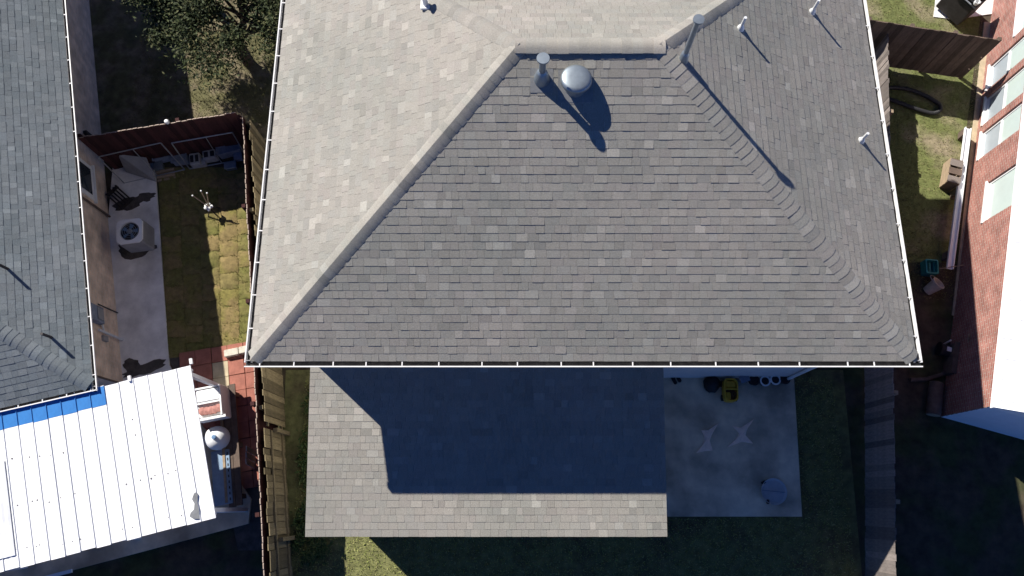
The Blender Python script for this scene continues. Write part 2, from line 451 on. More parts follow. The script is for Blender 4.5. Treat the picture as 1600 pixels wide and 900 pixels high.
# lean-to roof over the rear room
LX0, LX1, LY0, LZ0, LK = -4.17, 3.13, -.62, 2.47, .17
LY1 = wy0; LZ1 = LZ0 + (LY1-LY0)*LK
lsl = math.sqrt(1+LK*LK); lv = (LY1-LY0)*lsl
tabs += shingle_tabs((LX0,LY0,LZ0), (1,0,0), (0,1,LK), lambda v: 0, lambda v: LX1-LX0, lv, .1432, pal_main, 15)
lr = MB()
lr.add([(LX0+.01,LY0+.01,LZ0-.012),(LX1-.01,LY0+.01,LZ0-.012),(LX1-.01,LY1,LZ1-.012),(LX0+.01,LY1,LZ1-.012),
        (LX0+.01,LY0+.01,LZ0-.15),(LX1-.01,LY0+.01,LZ0-.15),(LX1-.01,LY1,LZ1-.15),(LX0+.01,LY1,LZ1-.15)],
       [(0,1,2,3),(7,6,5,4),(4,5,1,0),(5,6,2,1),(6,7,3,2),(7,4,0,3)])
lr.build('lean_to_roof', 'siding', house)
lw = MB(); lw.prism([(LX0+.32,LY0+.36),(LX1-.3,LY0+.36),(LX1-.3,LY1-.003),(LX0+.32,LY1-.003)], 0, LZ0-.10)
lw.build('lean_to_wall', 'siding', house)
lay_shingles(tabs, roof)
# hips
zc = EZ+.004
for k, (a, b, n1, n2) in enumerate([((X0+.05,Y0+.05), (RX0,RY), (1,0,0), (0,1,0)), ((X1-.05,Y0+.05), (RX1,RY), (-1,0,0), (0,1,0)),
                                    ((X0+.05,Y1-.05), (RX0,RY), (1,0,0), (0,-1,0)), ((X1-.05,Y1-.05), (RX1,RY), (-1,0,0), (0,-1,0))]):
    # side directions lie in the two roof planes, square to the hip and downwards
    d = Vector((b[0]-a[0], b[1]-a[1], RZ-EZ)).normalized()
    s1 = Vector(n1); s2 = Vector(n2)
    s1 = s1 - d*s1.dot(d); s2 = s2 - d*s2.dot(d)
    caps((a[0],a[1],zc+.02), (b[0],b[1],RZ), roof, pal_main, n1=s1, n2=s2, seed=20+k, wd=.33, lift=.022)
# ridge vent and its caps
rv = MB()
rv.add([(RX0-.02,RY-.12,RZ-.06),(RX1+.02,RY-.12,RZ-.06),(RX1+.02,RY-.12,RZ-.022),(RX0-.02,RY-.12,RZ-.022),(RX0-.02,RY,RZ+.004),(RX1+.02,RY,RZ+.004),
        (RX0-.02,RY+.12,RZ-.022),(RX1+.02,RY+.12,RZ-.022),(RX0-.02,RY+.12,RZ-.06),(RX1+.02,RY+.12,RZ-.06)],
       [(0,1,2,3),(3,2,5,4),(4,5,7,6),(6,7,9,8),(0,3,4,6,8),(9,7,5,2,1)])
rv.build('ridge_vent', 'black', roof)
caps((RX0-.06,RY,RZ+.004), (RX1+.06,RY,RZ+.004), roof, pal_main, step=.165, n1=(0,-1,-.20), n2=(0,1,-.20), seed=31, wd=.30, lift=.012)

gz = EZ-.004; go = .02
bl = [(x-388)/1053 for x in (412,465,526,577,633,690,757,812,880,930,991,1050,1120,1186,1250,1325,1366,1421)]
gutter(house, (X0-.10,Y0+go,gz), (X1+.10,Y0+go,gz), (0,-1,0), bl)
gutter(house, (X0+go,Y1,gz), (X0+go,Y0-.02,gz), (-1,0,0), [i/15.3+.02 for i in range(15)], ends=(True, False))
gutter(house, (X1-go,Y0-.02,gz), (X1-go,Y1,gz), (1,0,0), [i/13.3+.05 for i in range(13)], ends=(False, True))
dsn = MB(); dsn.tube([(wx1-.10,wy0-.05,.1),(wx1-.10,wy0-.05,4.6),(wx1-.02,Y0+.1,EZ-.12)], .04, 8); dsn.build('downspout', 'gutter_white', house)

def zroof(x, y):
    return EZ + K*min(x-X0, X1-x, y-Y0, Y1-y)
# round attic ventilator
vx, vy = 1.05, 6.67; vz = zroof(vx, vy)
rvn = MB(); rvn.lathe([(.20,-.14),(.20,.07),(.22,.09)], (vx,vy,vz+.03), 28); vent = rvn.build('round_roof_vent', 'galv_paint', house, smooth=True)
c_ = MB(); c_.lathe([(.225,.08),(.255,.075),(.262,.095),(.255,.14),(.235,.165),(.20,.18),(.10,.188),(0.0,.19)], (vx,vy,vz+.03), 36); c_.build('vent_cap', 'galv_paint', vent, smooth=True)
def plate(parent, x, y, hw, up, dn):
    q = MB(); z0_, z1_ = zroof(x, y-dn)+.016, zroof(x, y+up)+.010
    q.add([(x-hw,y-dn,z0_),(x+hw,y-dn,z0_),(x+hw,y+up,z1_),(x-hw,y+up,z1_),(x-hw,y-dn,z0_-.02),(x+hw,y-dn,z0_-.02)], [(0,1,2,3),(4,5,1,0)]); q.build('flashing_plate', 'lead', parent)
plate(vent, vx, vy, .29, .2, .27)
# flue with storm collar, cone flashing and cap
def flue(name, x, y, h, r, cone, capr, m='galvanised'):
    z = zroof(x, y)
    b = MB(); b.tube([(x,y,z-.05),(x,y,z+h)], r, 14); o = b.build(name, m, house, smooth=True)
    q = MB(); q.lathe([(cone, -.10),(cone*.97,.03),(r*1.5,.20),(r*1.25,.22),(r*1.02,.24)], (x,y,z), 22); q.build('flashing_cone', m, o, smooth=True)
    if capr:
        q = MB(); q.lathe([(r*.9,-.03),(capr*.7,-.01),(capr,.015),(capr,.040),(capr*.97,.046),(0,.048)], (x,y,z+h), 22); q.build('flue_cap', m, o, smooth=True)
    return o
plate(flue('flue_pipe', .49, 6.74, .56, .058, .135, .105, 'galv_paint'), .49, 6.74, .19, .15, .20)
flue('flue_pipe', 2.83, 7.06, 1.06, .045, .085, .088, 'galv_paint')
def small_pipe(parent, x, y, z, h, r=.028, m='pvc', boot=True, name='vent_pipe', lean=(0, 0)):
    b = MB(); b.tube([(x,y,z-.05),(x+lean[0],y+lean[1],z+h)], r, 10); o = b.build(name, m, parent, smooth=True)
    if boot:
        q = MB(); q.lathe([(.075,-.05),(.07,.02),(r*1.4,.09),(r*1.02,.11)], (x,y,z), 14); q.build('pipe_boot', 'pvc', o, smooth=True)
for x, y, h in ((4.06,8.13,.32), (5.80,9.15,.36), (6.61,6.62,.30)):
    small_pipe(house, x, y, zroof(x, y), h)
# white vent hood on the bright west slope
x, y = -1.55, 8.62; z = zroof(x, y)
b = MB(); b.tube([(x,y,z-.05),(x,y,z+.26)], .05, 12); wv = b.build('vent_pipe', 'white_paint', house, smooth=True)
q = MB(); q.box((x-.09,y-.10,z+.0),(x+.09,y+.10,z+.05), bev=.015); q.build('pipe_boot', 'white_paint', wv)
q = MB(); q.lathe([(.07,-.02),(.08,.02),(.0,.06)], (x,y,z+.26), 14); q.build('pipe_hood', 'white_paint', wv, smooth=True)
# sided chase at the far slope
ch = MB(); cx, cy = -.62, 9.05
ch.box((cx-.24,cy-.28,6.4),(cx+.24,cy+.3,7.05)); chase = ch.build('chimney_chase', 'grey_sheet', house)
for i in range(5):
    q = MB(); q.box((cx-.235+i*.1,cy-.30,6.5),(cx-.165+i*.1,cy-.284,7.03)); q.build('siding_board', 'bluegrey', chase)
q = MB(); q.box((cx-.27,cy-.31,7.053),(cx+.27,cy+.33,7.09)); q.build('chase_cap', 'grey_sheet', chase)

# ------------------------------------------------------------------ fences
def fence(name, label, p0, p1, h, m, face=0, pw=.138, gap=.008, lift=.04, side=-1, ear=.03, rails=(.3, .95, 1.55), rail_m=None, post_step=2.4, jit=.02, thick=.018, lean=.0, group=None, post_h=None, top_m=None):
    """pickets in a row from p0 to p1; rails and posts on the given side (-1 right of the run, 1 left)"""
    p0 = Vector((*p0, 0)); p1 = Vector((*p1, 0)); d = p1-p0; L = d.length; d.normalize()
    ang = math.atan2(d.y, d.x); rnd = random.Random(hash((round(p0.x*10), round(p0.y*10))) & 0xffff)
    root = thing(name, label, 'fence', tuple(p0), ang, group)
    mes = []
    for k in range(3):
        b = MB(); hh = h - lift + (k-1)*jit*.5; e = ear
        pr = [(0,0),(pw,0),(pw,hh-e),(pw-e,hh),(e,hh),(0,hh-e)]
        n = len(pr); v = [(x,0,z) for x,z in pr] + [(x,thick,z) for x,z in pr]
        b.add(v, [tuple(range(n)), tuple(range(2*n-1,n-1,-1))] + [(i,n+i,n+(i+1)%n,(i+1)%n) for i in range(n)])
        me_ = b.mesh('picket', (m, m+'_worn', m+'_aged')[k])
        if top_m:
            me_.materials.append(MATS[top_m])
            for pi in (4, 5, 6): me_.polygons[pi].material_index = 1
        mes.append(me_)
    n = int(L/(pw+gap))
    for i in range(n):
        tw = .15 if gap < .003 else 1.0
        M = Matrix.Translation((i*(pw+gap), rnd.uniform(-.009,.009), lift+rnd.uniform(-jit,jit)*.5)) @ Matrix.Rotation(rnd.uniform(-.008,.008)*tw, 4, 'Y') @ Matrix.Rotation(rnd.uniform(-.02,.02)*tw, 4, 'X')
        inst('picket', mes[rnd.randrange(3)], root, M)
    ry = thick+.02 if side > 0 else -.02
    for z in rails:
        seg = 0
        while seg < L-.1:
            e2 = min(seg+post_step, L)
            b = MB(); b.bar((seg+.01, ry, z*h/1.8), (e2-.01, ry+rnd.uniform(-.006,.006), z*h/1.8+rnd.uniform(-.01,.01)), .038, .085); b.build('rail', rail_m or m, root)
            seg = e2
    s = 0
    py = ry + (.065 if side > 0 else -.065)
    while s < L+.05:
        b = MB(); ph = (post_h or h-.05); b.box((s-.045,py-.045,0),(s+.045,py+.045,ph)); b.build('post', rail_m or m, root); s += post_step
    return root
LA, LB = Vector((-6.73, 9.31)), Vector((-5.16, -1.75))
dL = (LB-LA).normalized(); nL = Vector((-dL.y, dL.x))        # points to the right-hand (house) side
fence('picket_fence', 'long dark red picket fence running between the left yard and the grey house', tuple(LA), tuple(LB), 1.64, 'fence_red', side=-1, top_m='sunlit_end_grain', thick=.02, pw=.134, gap=-.0015, jit=.018, ear=.02)
a = LA + nL*.17 + dL*.1; b_ = LA + nL*.17 + dL*7.72
fence('board_fence', 'tan wooden board fence beside the dark red pickets, smooth side to the grey house', tuple(a), tuple(b_), 1.58, 'fence_tan', side=-1, pw=.138, gap=.004, jit=.01, ear=.0, rails=(.3, 1.5))
a = LA + nL*.13 + dL*7.78; b_ = LA + nL*.13 + dL*11.1
fence('board_fence', 'weathered tan board fence with rails and posts showing, beside the lean-to roof', tuple(a), tuple(b_), 1.58, 'fence_tan', side=1, pw=.138, gap=.006, jit=.02, ear=.0, rails=(.35, 1.3), post_h=1.05)
fence('picket_fence', 'dark red cross fence between the tan brick house and the long red fence', (-10.62,8.60), tuple(LA+Vector((-.05,0))), 1.82, 'fence_red', side=1, top_m='sunlit_end_grain', thick=.02, pw=.134, gap=-.0015, jit=.018, ear=.02)
q = MB(); tag(q.lathe([(.0,-.06),(.05,-.04),(.062,0),(.045,.045),(0,.06)], (-8.46,9.01,1.89), 14).build('ball', 'white_paint', smooth=True), 'small white ball resting on top of the dark red cross fence', 'ball')
RA, RB = Vector((9.83, 11.98)), Vector((8.04, -2.05))
fence('board_fence', 'dark weathered board fence between the grey house and the red brick house', tuple(RA), tuple(RB), 1.45, 'fence_grey', side=1, jit=.03, ear=.0, gap=-.0015, rails=(.35, 1.55), rail_m='timber')
fence('board_fence', 'dark brown cross fence of wide boards ending at the red brick wall', (9.20,11.93), (12.46,11.32), 1.85, 'fence_dark', side=1, pw=.148, gap=-.0015, jit=.02, ear=.01, lift=.11, rails=(.45, 1.0, 1.72), post_step=1.1)

# ------------------------------------------------------------------ left house
LC = P(145, 605, 2.65); AL = R(13.3)
lh = thing('brick_house', 'single-storey tan brick house with blue-grey shingled roof at the left edge', 'house', (LC.x, LC.y, 0), AL)
hz = 2.65; KL = .45; LW, LD = 8.0, 16.0; lr_ = LW/2
wl = MB(); wl.prism([(-LW+.6,.6),(-.6,.6),(-.6,LD-.6),(-LW+.6,LD-.6)], 0, hz-.12); wl.build('wall', 'brick_tan', lh)
rd = MB(); rz = hz+lr_*KL
rd.add([(-LW+E,E,hz-.012),(-E,E,hz-.012),(-E,LD-E,hz-.012),(-LW+E,LD-E,hz-.012),(-lr_,lr_,rz-.012),(-lr_,LD-lr_,rz-.012),
        (-LW+E,E,hz-.15),(-E,E,hz-.15),(-E,LD-E,hz-.15),(-LW+E,LD-E,hz-.15)],
       [(0,1,4),(1,2,5,4),(2,3,5),(3,0,4,5),(9,8,7,6),(6,7,1,0),(7,8,2,1),(8,9,3,2),(9,6,0,3)])
lroof = rd.build('roof', 'siding', lh)
sL = math.sqrt(1+KL*KL); VL = lr_*sL
tabs = shingle_tabs((0,0,hz), (0,1,0), (-1,0,KL), lambda v: v/sL, lambda v: LD-v/sL, 2.6, .1432, pal_left, 41, .09, .22)
tabs += shingle_tabs((-LW,0,hz), (1,0,0), (0,1,KL), lambda v: max(v/sL, 3.8), lambda v: LW-v/sL, 2.6, .1432, pal_left, 42, .09, .22)
lay_shingles(tabs, lroof)
d = Vector((-1,1,KL)).normalized(); s1 = Vector((-1,0,0)); s2 = Vector((0,1,0))
caps((-.05,.05,hz+.03), (-3.0,3.0,hz+3.0*KL+.01), lroof, pal_left, n1=s1-d*s1.dot(d), n2=s2-d*s2.dot(d), seed=44, wd=.32)
gutter(lh, (-.02,-.09,hz-.004), (-.02,LD,hz-.004), (1,0,0), [.022+i*.0405 for i in range(23)], W=.10, Hh=.08)
gutter(lh, (-LW,.02,hz-.004), (.07,.02,hz-.004), (0,-1,0), [.985-i*.062 for i in range(7)], W=.10, Hh=.08)
# wall things on the right-hand wall (local x = -.42); s runs along local y from the wall's corner
WX = -.60
def wbox(name, m, s0, s1, z0, z1, d0, d1, parent):
    b = MB(); b.box((WX+d0, s0, z0), (WX+d1, s1, z1), bev=.006 if d1-d0 > .02 else 0); return b.build(name, m, parent)
S = .70
wn = wbox('window', 'white_paint', S+4.62, S+5.58, .72, 1.98, -.02, .03, lh)
wbox('pane', 'glass_dark', S+4.74, S+5.46, .82, 1.88, .031, .036, wn)
wbox('sill', 'white_paint', S+4.56, S+5.64, .66, .715, -.02, .07, wn)
mbx = wbox('meter_box', 'bluegrey', S+1.22, S+1.62, .98, 1.52, .0, .14, lh)
wbox('meter_cover', 'grey_sheet', S+1.28, S+1.56, 1.05, 1.30, .14, .17, mbx)
b = MB(); b.tube([(WX+.08,S+1.05,1.15),(WX+.08,S+1.05,.0)], .032, 8); b.build('conduit', 'pvc', mbx)
b = MB(); b.tube([(WX+.06,S+1.3,.98),(WX+.07,S+1.06,.90)], .028, 8); b.build('conduit', 'pvc', mbx)
wbox('junction_box', 'grey_sheet', S+.85, S+.98, .72, .92, .0, .07, lh)
b = MB(); b.tube([(WX+.03,S+1.75,1.0),(WX+.03,S+1.77,0)], .014, 6); b.build('cable', 'black_rubber', lh)
b = MB(); b.tube([(WX+.05,S+4.42,2.3),(WX+.05,S+4.44,0)], .028, 8); b.build('pipe', 'timber_dark', lh)
b = MB(); b.tube([(WX+.05,S-.12,2.3),(WX+.05,S-.10,0)], .025, 8); b.build('pipe', 'timber_dark', lh)
b = MB(); b.bar((WX+.06,S+6.45,1.0), (WX+.06,S+6.5,0), .09, .09, (0,1,0)); b.build('pipe', 'charcoal', lh)
for px, py, h in ((12,420,.34), (80,527,.34)):
    p = P(px, py, 3.2)
    for _ in range(12):
        l = WM[lh.name].inverted() @ p; zz = hz + min(-l.x, l.y)*KL; p = P(px, py, zz)
    l = WM[lh.name].inverted() @ p
    small_pipe(lh, l.x, l.y, zz, h, .03, 'charcoal', boot=False)

# ------------------------------------------------------------------ white metal patio cover
A = P(298, 570, 2.58); B = P(338, 808, 2.30)
ax = (B-A); ax.z = 0; MLn = ax.length; ang = math.atan2(ax.y, ax.x) + math.pi/2     # local -y runs down the slope
mc = thing('patio_cover', 'white corrugated metal patio cover with raised seams below the tan brick house', 'patio cover', (A.x, A.y, 0), ang)
PW = .305; NP = 26; drop = .28
zc = lambda y: 2.58 + y*drop/MLn
mes = []
b = MB(); w_ = PW
prof = [(0,0),(.006,.018),(.016,.018),(.022,0),(.11,0),(.16,.002),(.21,0),(PW-.002,0)]
n = len(prof)
v = [(-x,0,z) for x,z in prof] + [(-x,-MLn,z-drop) for x,z in prof]
b.add(v, [(i,i+1,n+i+1,n+i) for i in range(n-1)])
me = b.mesh('roof_panel', 'metal_white')
for i in range(NP):
    dz = random.uniform(0, .004); inst('roof_panel', me, mc, Matrix.Translation((-i*PW, random.uniform(-.015,.015), 2.58+dz)))
tex = MB(); tex.box((-NP*PW+.02,-.10,2.38),(-.04,-.05,2.56)); tex.build('beam', 'white_paint', mc)
tex = MB(); tex.box((-NP*PW+.02,-MLn+.06,2.15),(-.04,-MLn+.11,2.29)); tex.build('beam', 'white_paint', mc)
for x in (-.12, -2.6, -5.2, -7.7):
    b = MB(); b.box((x-.045,-MLn+.12,0),(x+.045,-MLn+.21,2.2)); b.build('post', 'white_paint', mc)
b = MB(); b.box((-.165,-.20,0),(-.075,-.11,2.38)); b.build('post', 'white_paint', mc)
def on_cover(px, py):
    p = P(px, py, 2.35)
    for _ in range(8):
        l = WM[mc.name].inverted() @ p; p = P(px, py, zc(l.y)+.03)
    return WM[mc.name].inverted() @ p
# grey translucent lap panel
b = MB(); v = []
for y in (-1.02, -2.95):
    for i in range(9): v.append((-4.02-i*.055, y, zc(y)+.022+(.008 if i % 2 else 0)))
b.add(v, [(i,i+1,10+i,9+i) for i in range(8)]); b.build('lap_panel', 'metal_dull', mc)
# blue strips lapped over the panel heads along the tan house
fx0 = on_cover(166, 615).x
pb = MB(); fw = PW
vv = [(-x,0,z+.006) for x,z in prof] + [(-x,-.40,z+.006-drop*.40/MLn) for x,z in prof]; nn = len(prof)
pb.add(vv, [(i,i+1,nn+i+1,nn+i) for i in range(nn-1)]); fme = pb.mesh('blue_strip', 'strip_blue')
i0 = int(round(-fx0/PW))
for i in range(i0, NP):
    inst('blue_strip', fme, mc, Matrix.Translation((-i*PW, .0+random.uniform(-.012,.012), 2.58)))
# torn bare patch near the lower edge
pts = [(303,771),(306,769),(309,773),(308,784),(311,797),(311,811),(303,811),(296,807),(298,801),(303,796),(304,787),(300,780)]
b = MB(); v = []
for p in pts:
    l = on_cover(*p); v.append((l.x, l.y, zc(l.y)+.031))
v2 = [(x,y,z-.006) for x,y,z in v]; n = len(v)
b.add(v+v2, [tuple(range(n))] + [(i,n+i,n+(i+1)%n,(i+1)%n) for i in range(n)]); b.build('bare_patch', 'rust_patch', mc)
b = MB()
for (px, py) in ((44,712),(62,713),(81,711),(100,709),(208,656),(208,681),(196,755),(216,751),(236,746),(243,744),(263,740),(275,737),(18,716),(48,783),(56,783),(74,783),(94,778),(115,773),(8,863),(28,860),(43,856),(53,853),(62,852),(100,849),(112,846),(127,843),(188,828),(203,824),(262,810),(23,788),(284,806)):
    l = on_cover(px+random.uniform(-3,3), py+random.uniform(-2,2)); r = random.uniform(.012,.022)
    b.lathe([(r,.0),(r*.8,.008),(0,.012)], (l.x,l.y,zc(l.y)+.002), 7)
tag(b.build('screw_heads', 'screw', mc), kind='stuff')
for px, py in ((202,592), (298,565)):
    l = on_cover(px, py); b = MB(); b.box((l.x-.03,l.y-.05,2.57),(l.x+.03,l.y+.07,2.62)); b.build('clip', 'gutter_white', mc)
gl = on_cover(0, 890); g2 = on_cover(80, 879)
b = MB(); b.bar((gl.x-.6,-MLn-.28,1.62), (g2.x,-MLn-.28,1.62), .07, .05); b.build('lower_trim', 'white_paint', mc)

# ------------------------------------------------------------------ left yard paving
def slab(name, pts, z0, z1, m):
    b = MB(); b.prism(pts, z0, z1); return tag(b.build(name, m), kind='structure')
xy = lambda px, py, z: tuple(P(px, py, z))[:2]
slab('side_path', [xy(178,238,.06), xy(240,238,.06), xy(264,570,.06), xy(300,640,.06), xy(200,640,.06), xy(150,560,.06)], -.1, .06, 'concrete_pale')
slab('patio_pad', [xy(392,780,.09), xy(388,818,.09), xy(60,905,.09), xy(-250,990,.09), xy(-250,660,.09), xy(300,640,.09)], -.1, .09, 'concrete')
b = MB()
# stains on the path: thin damp patches with ragged outlines
def blot(px, py, rx, ry, rot, z, seed):
    rnd = random.Random(seed); v = []
    c = P(px, py, z); s = .0165
    for k in range(22):
        a = 2*math.pi*k/22; r = rnd.uniform(.75, 1.15)
        x, y = math.cos(a)*rx*r*s, math.sin(a)*ry*r*s
        v.append((c.x + x*math.cos(rot)-y*math.sin(rot), c.y + x*math.sin(rot)+y*math.cos(rot), z))
    return v
for k, (px, py, rx, ry, rot) in enumerate(((200,318,24,11,.3), (226,308,18,8,.2), (212,388,30,17,0), (228,575,34,9,.35), (205,570,14,10,.2))):
    q = MB(); q.add(blot(px, py, rx, ry, rot, .065+.001*k, k), [tuple(range(22))]); q.build('damp_stain', 'stain', bpy.data.objects['side_path'])
# sod, laid in rolled-out squares
sodroot = sheet('sod_lawn', [xy(247,262,.0), xy(385,262,.0), xy(392,548,.0), xy(262,560,.0)], .017, 'sod')
rnd = random.Random(5)
c00 = P(248,270,.03); c10 = P(400,270,.03); c01 = P(263,556,.03); c11 = P(402,546,.03)
NR, NC = 11, 5
for r in range(NR):
    for c in range(NC):
        off = .5*(c % 2)/NR
        def uv(u, v):
            v = min(max(v, 0), 1)
            return (c00*(1-u)+c10*u)*(1-v) + (c01*(1-u)+c11*u)*v
        g = .0025
        u0, u1 = c/NC+g, (c+1)/NC-g; v0, v1 = r/NR+off*.7+g*.6, (r+1)/NR+off*.7-g*.6
        if v1 > 1: v1 = 1
        G = 5; V_ = []; F_ = []
        th = rnd.uniform(.03, .055)
        for i in range(G+1):
            for j in range(G+1):
                ju = 0.022/NC*rnd.uniform(-1,1)*2; jv = .06/NR*rnd.uniform(-1,1)
                edge = i in (0,G) or j in (0,G)
                p = uv(u0+(u1-u0)*i/G + ju*(1 if edge else .3), v0+(v1-v0)*j/G + jv*(1 if edge else .3))
                V_.append((p.x, p.y, .02+rnd.uniform(0,.01) if edge else th+rnd.uniform(-.012,.014)))
        n0 = G+1
        for i in range(G):
            for j in range(G): F_.append((i*n0+j, i*n0+j+1, (i+1)*n0+j+1, (i+1)*n0+j))
        q = MB(); q.add(V_, F_); q.build('sod_piece', 'sod_dry' if rnd.random() < (.6 if r < 8 else .3) else 'sod', sodroot, smooth=True)
# red pavers
pv = sheet('paver_path', [xy(262,556,.0), xy(402,546,.0), xy(410,860,.0), xy(372,860,.0), xy(340,690,0), xy(300,640,0)], .010, 'stain')
o0 = P(330, 545, .05); ang = R(10)
us = Vector((math.cos(ang), math.sin(ang), 0)); vs = Vector((math.sin(ang), -math.cos(ang), 0))
pm = MB(); pm.box((0,0,0),(.385,.385,.045), bev=.008)
pms = [pm.mesh('paver', 'paver_red')]; pm2 = MB(); pm2.box((0,0,0),(.385,.385,.045), bev=.008); pms.append(pm2.mesh('paver', 'paver_buff'))
for i in range(-2, 3):
    for j in range(0, 9):
        p = o0 + us*(i*.395) + vs*(j*.395+.36)
        fx = LA.x + (LA.y-p.y)/(LA.y-LB.y)*(LB.x-LA.x)
        if p.x+.40 > fx-.01 or (i < -1 and j > 2): continue
        buff = (i == 0 and j in (1, 2))
        inst('paver', pms[1 if buff else 0], pv, Matrix.Translation((p.x, p.y, .012+random.uniform(0,.008))) @ Matrix.Rotation(ang+random.uniform(-.02,.02), 4, 'Z'))
for k, (px, py, l) in enumerate(((353,551,.36), (376,546,.30))):
    p = P(px, py, .12); b = MB(); b.box((-.18,-.09,0),(l-.18,.09,.13), bev=.02)
    o = b.build('limestone_block', 'limestone'); o.location = (p.x+.15, p.y, .055); o.rotation_euler = (0,0,R(12))
    tag(o, ['cream limestone block at the end of the sod, left of the smaller one', 'short cream limestone block next to the dark red fence'][k], 'block', 'stone blocks edging the sod')

# ------------------------------------------------------------------ things in the left yard
p = P(202, 361, .78)
ac = thing('air_conditioner', 'square outdoor air conditioner with round fan grille on the side path', 'air conditioner', (p.x, p.y, .062), R(8))
b = MB(); b.box((-.31,-.31,0),(.31,.31,.66), bev=.03); b.build('cabinet', 'grey_sheet', ac)
for i in range(8):
    b = MB(); b.box((-.317,-.28,.08+i*.065),(.317,.28,.105+i*.065)); b.build('louver', 'grey_sheet', ac)
b = MB(); n = 40; v = []
for k in range(n):
    a = 2*math.pi*k/n; ca, sa = math.cos(a), math.sin(a); m_ = .32/max(abs(ca), abs(sa)); m_ = min(m_, .40)
    v += [(ca*m_, sa*m_, .665), (ca*m_, sa*m_, .715), (ca*.245, sa*.245, .725), (ca*.235, sa*.235, .665)]
b.add(v, [(k*4+i, ((k+1)%n)*4+i, ((k+1)%n)*4+(i+1)%4, k*4+(i+1)%4) for k in range(n) for i in range(4)]); b.build('top_panel', 'white_paint', ac)
b = MB(); b.lathe([(.228,.664),(.228,.668)], (0,0,0), 24); b.build('fan_well', 'black', ac)
for i in range(5):
    a = i*2*math.pi/5; b = MB(); b.add([(.04*math.cos(a),.04*math.sin(a),.64),(.2*math.cos(a-.25),.2*math.sin(a-.25),.63),(.21*math.cos(a+.3),.21*math.sin(a+.3),.655),(.05*math.cos(a+.8),.05*math.sin(a+.8),.65)], [(0,1,2,3)]); b.v = [(x,y,z+.035) for x,y,z in b.v]; b.build('fan_blade', 'blue', ac)
for r in (.07, .12, .17, .22):
    b = MB(); b.tube([(r*math.cos(2*math.pi*k/28), r*math.sin(2*math.pi*k/28), .715) for k in range(29)], .005, 5, False); b.build('grille_ring', 'galv_paint', ac)
b = MB(); b.lathe([(.06,.64),(.06,.705),(.045,.72),(0,.722)], (0,0,0), 16); b.build('fan_hub', 'galv_paint', ac, smooth=True)

def pipe_frame(label, a, b_, lean, h, m='galvanised'):
    """rectangular tube frame leaning on the fence: a, b_ the feet"""
    a = Vector(a); b_ = Vector(b_); t = Vector(lean); up = Vector((0,0,h))
    root = thing('tube_frame', label, 'frame', tuple(a), 0, 'tube frames leaning on the red fence')
    for s, e in ((a, b_), (a+t+up, b_+t+up), (a, a+t+up), (b_, b_+t+up)):
        q = MB(); q.tube([s, e], .016, 8); q.build('tube', m, root, world=True)
    q = MB(); mid = (a+b_)/2 + Vector((.1,0,0)); q.tube([mid, mid+t+up], .010, 8); q.build('tube', m, root, world=True)
pipe_frame('bent grey tube frame leaning behind the grey board, next to the tan brick wall', (-10.30,8.20,.05), (-8.75,8.60,.05), (-.25,.30,0), .95)
pipe_frame('grey tube frame leaning on the red cross fence behind the row of blocks', (-8.62,8.62,.05), (-7.10,8.92,.05), (-.05,.22,0), 1.05)
b = MB(); g4 = [P(184,241,.75), P(228,246,.55), P(243,283,.08), P(196,268,.10)]
v = [tuple(x) for x in g4] + [(x.x+.01, x.y-.01, x.z-.025) for x in g4]
b.add(v, [(0,1,2,3),(7,6,5,4)] + [(i,4+i,4+(i+1)%4,(i+1)%4) for i in range(4)])
tag(b.build('sheet_board', 'grey_sheet'), 'bent grey sheet board lying at the top of the side path', 'board')
lat = thing('slatted_rack', 'dark slatted rack lying against the tan brick wall near the window', 'rack', (-10.35,7.75,.06), R(-40))
for i in range(5):
    q = MB(); q.box((-.30,-.16+i*.08,.10),(.30,-.12+i*.08,.13)); q.build('slat', 'charcoal', lat)
for x in (-.28, .28):
    q = MB(); q.box((x-.02,-.17,0),(x+.02,.21,.098)); q.build('foot', 'charcoal', lat)
blk = [(250,238,.45,.36,.30,'bluegrey','wide blue-grey tub'), (279,243,.40,.34,.28,'bluegrey','rounded grey-blue tub with a white streak'), (303,247,.28,.34,.30,'concrete_block','grey concrete block'),
       (326,240,.36,.26,.30,'concrete_block','wide grey concrete block'), (356,232,.60,.22,.32,'bluegrey','long blue-grey planter box')]
wh = ['nearest the grey board', 'second from the grey board', 'in the middle of the row by the red fence', 'left of the long planter box', 'at the right end of the row by the red fence']
for k, (px, py, wx_, wy_, h_, m, nm) in enumerate(blk):
    p = P(px, py, h_); root = thing('concrete_block' if 'block' in nm else 'planter_tub', nm + ' ' + wh[k], 'block' if 'block' in nm else 'tub', (p.x, p.y, .01), R(11+random.uniform(-6,6)), 'blocks and tubs in a row under the red fence')
    b = MB(); b.box((-wx_/2,-wy_/2,0),(wx_/2,wy_/2,h_-.03), bev=.03); b.build('body', m, root)
    if 'block' in nm:
        for s in (-1, 1):
            b = MB(); b.box((s*wx_*.23-wx_*.15,-wy_*.3,h_-.029),(s*wx_*.23+wx_*.15,wy_*.3,h_-.024)); b.build('core_hole', 'black', root)
    else:
        for (q0, q1) in (((-wx_/2-.01,-wy_/2-.01),(wx_/2+.01,-wy_/2+.02)), ((-wx_/2-.01,wy_/2-.02),(wx_/2+.01,wy_/2+.01)), ((-wx_/2-.01,-wy_/2+.021),(-wx_/2+.02,wy_/2-.021)), ((wx_/2-.02,-wy_/2+.021),(wx_/2+.01,wy_/2-.021))):
            b = MB(); b.box((*q0,h_-.05),(*q1,h_+.005)); b.build('rim', m, root)
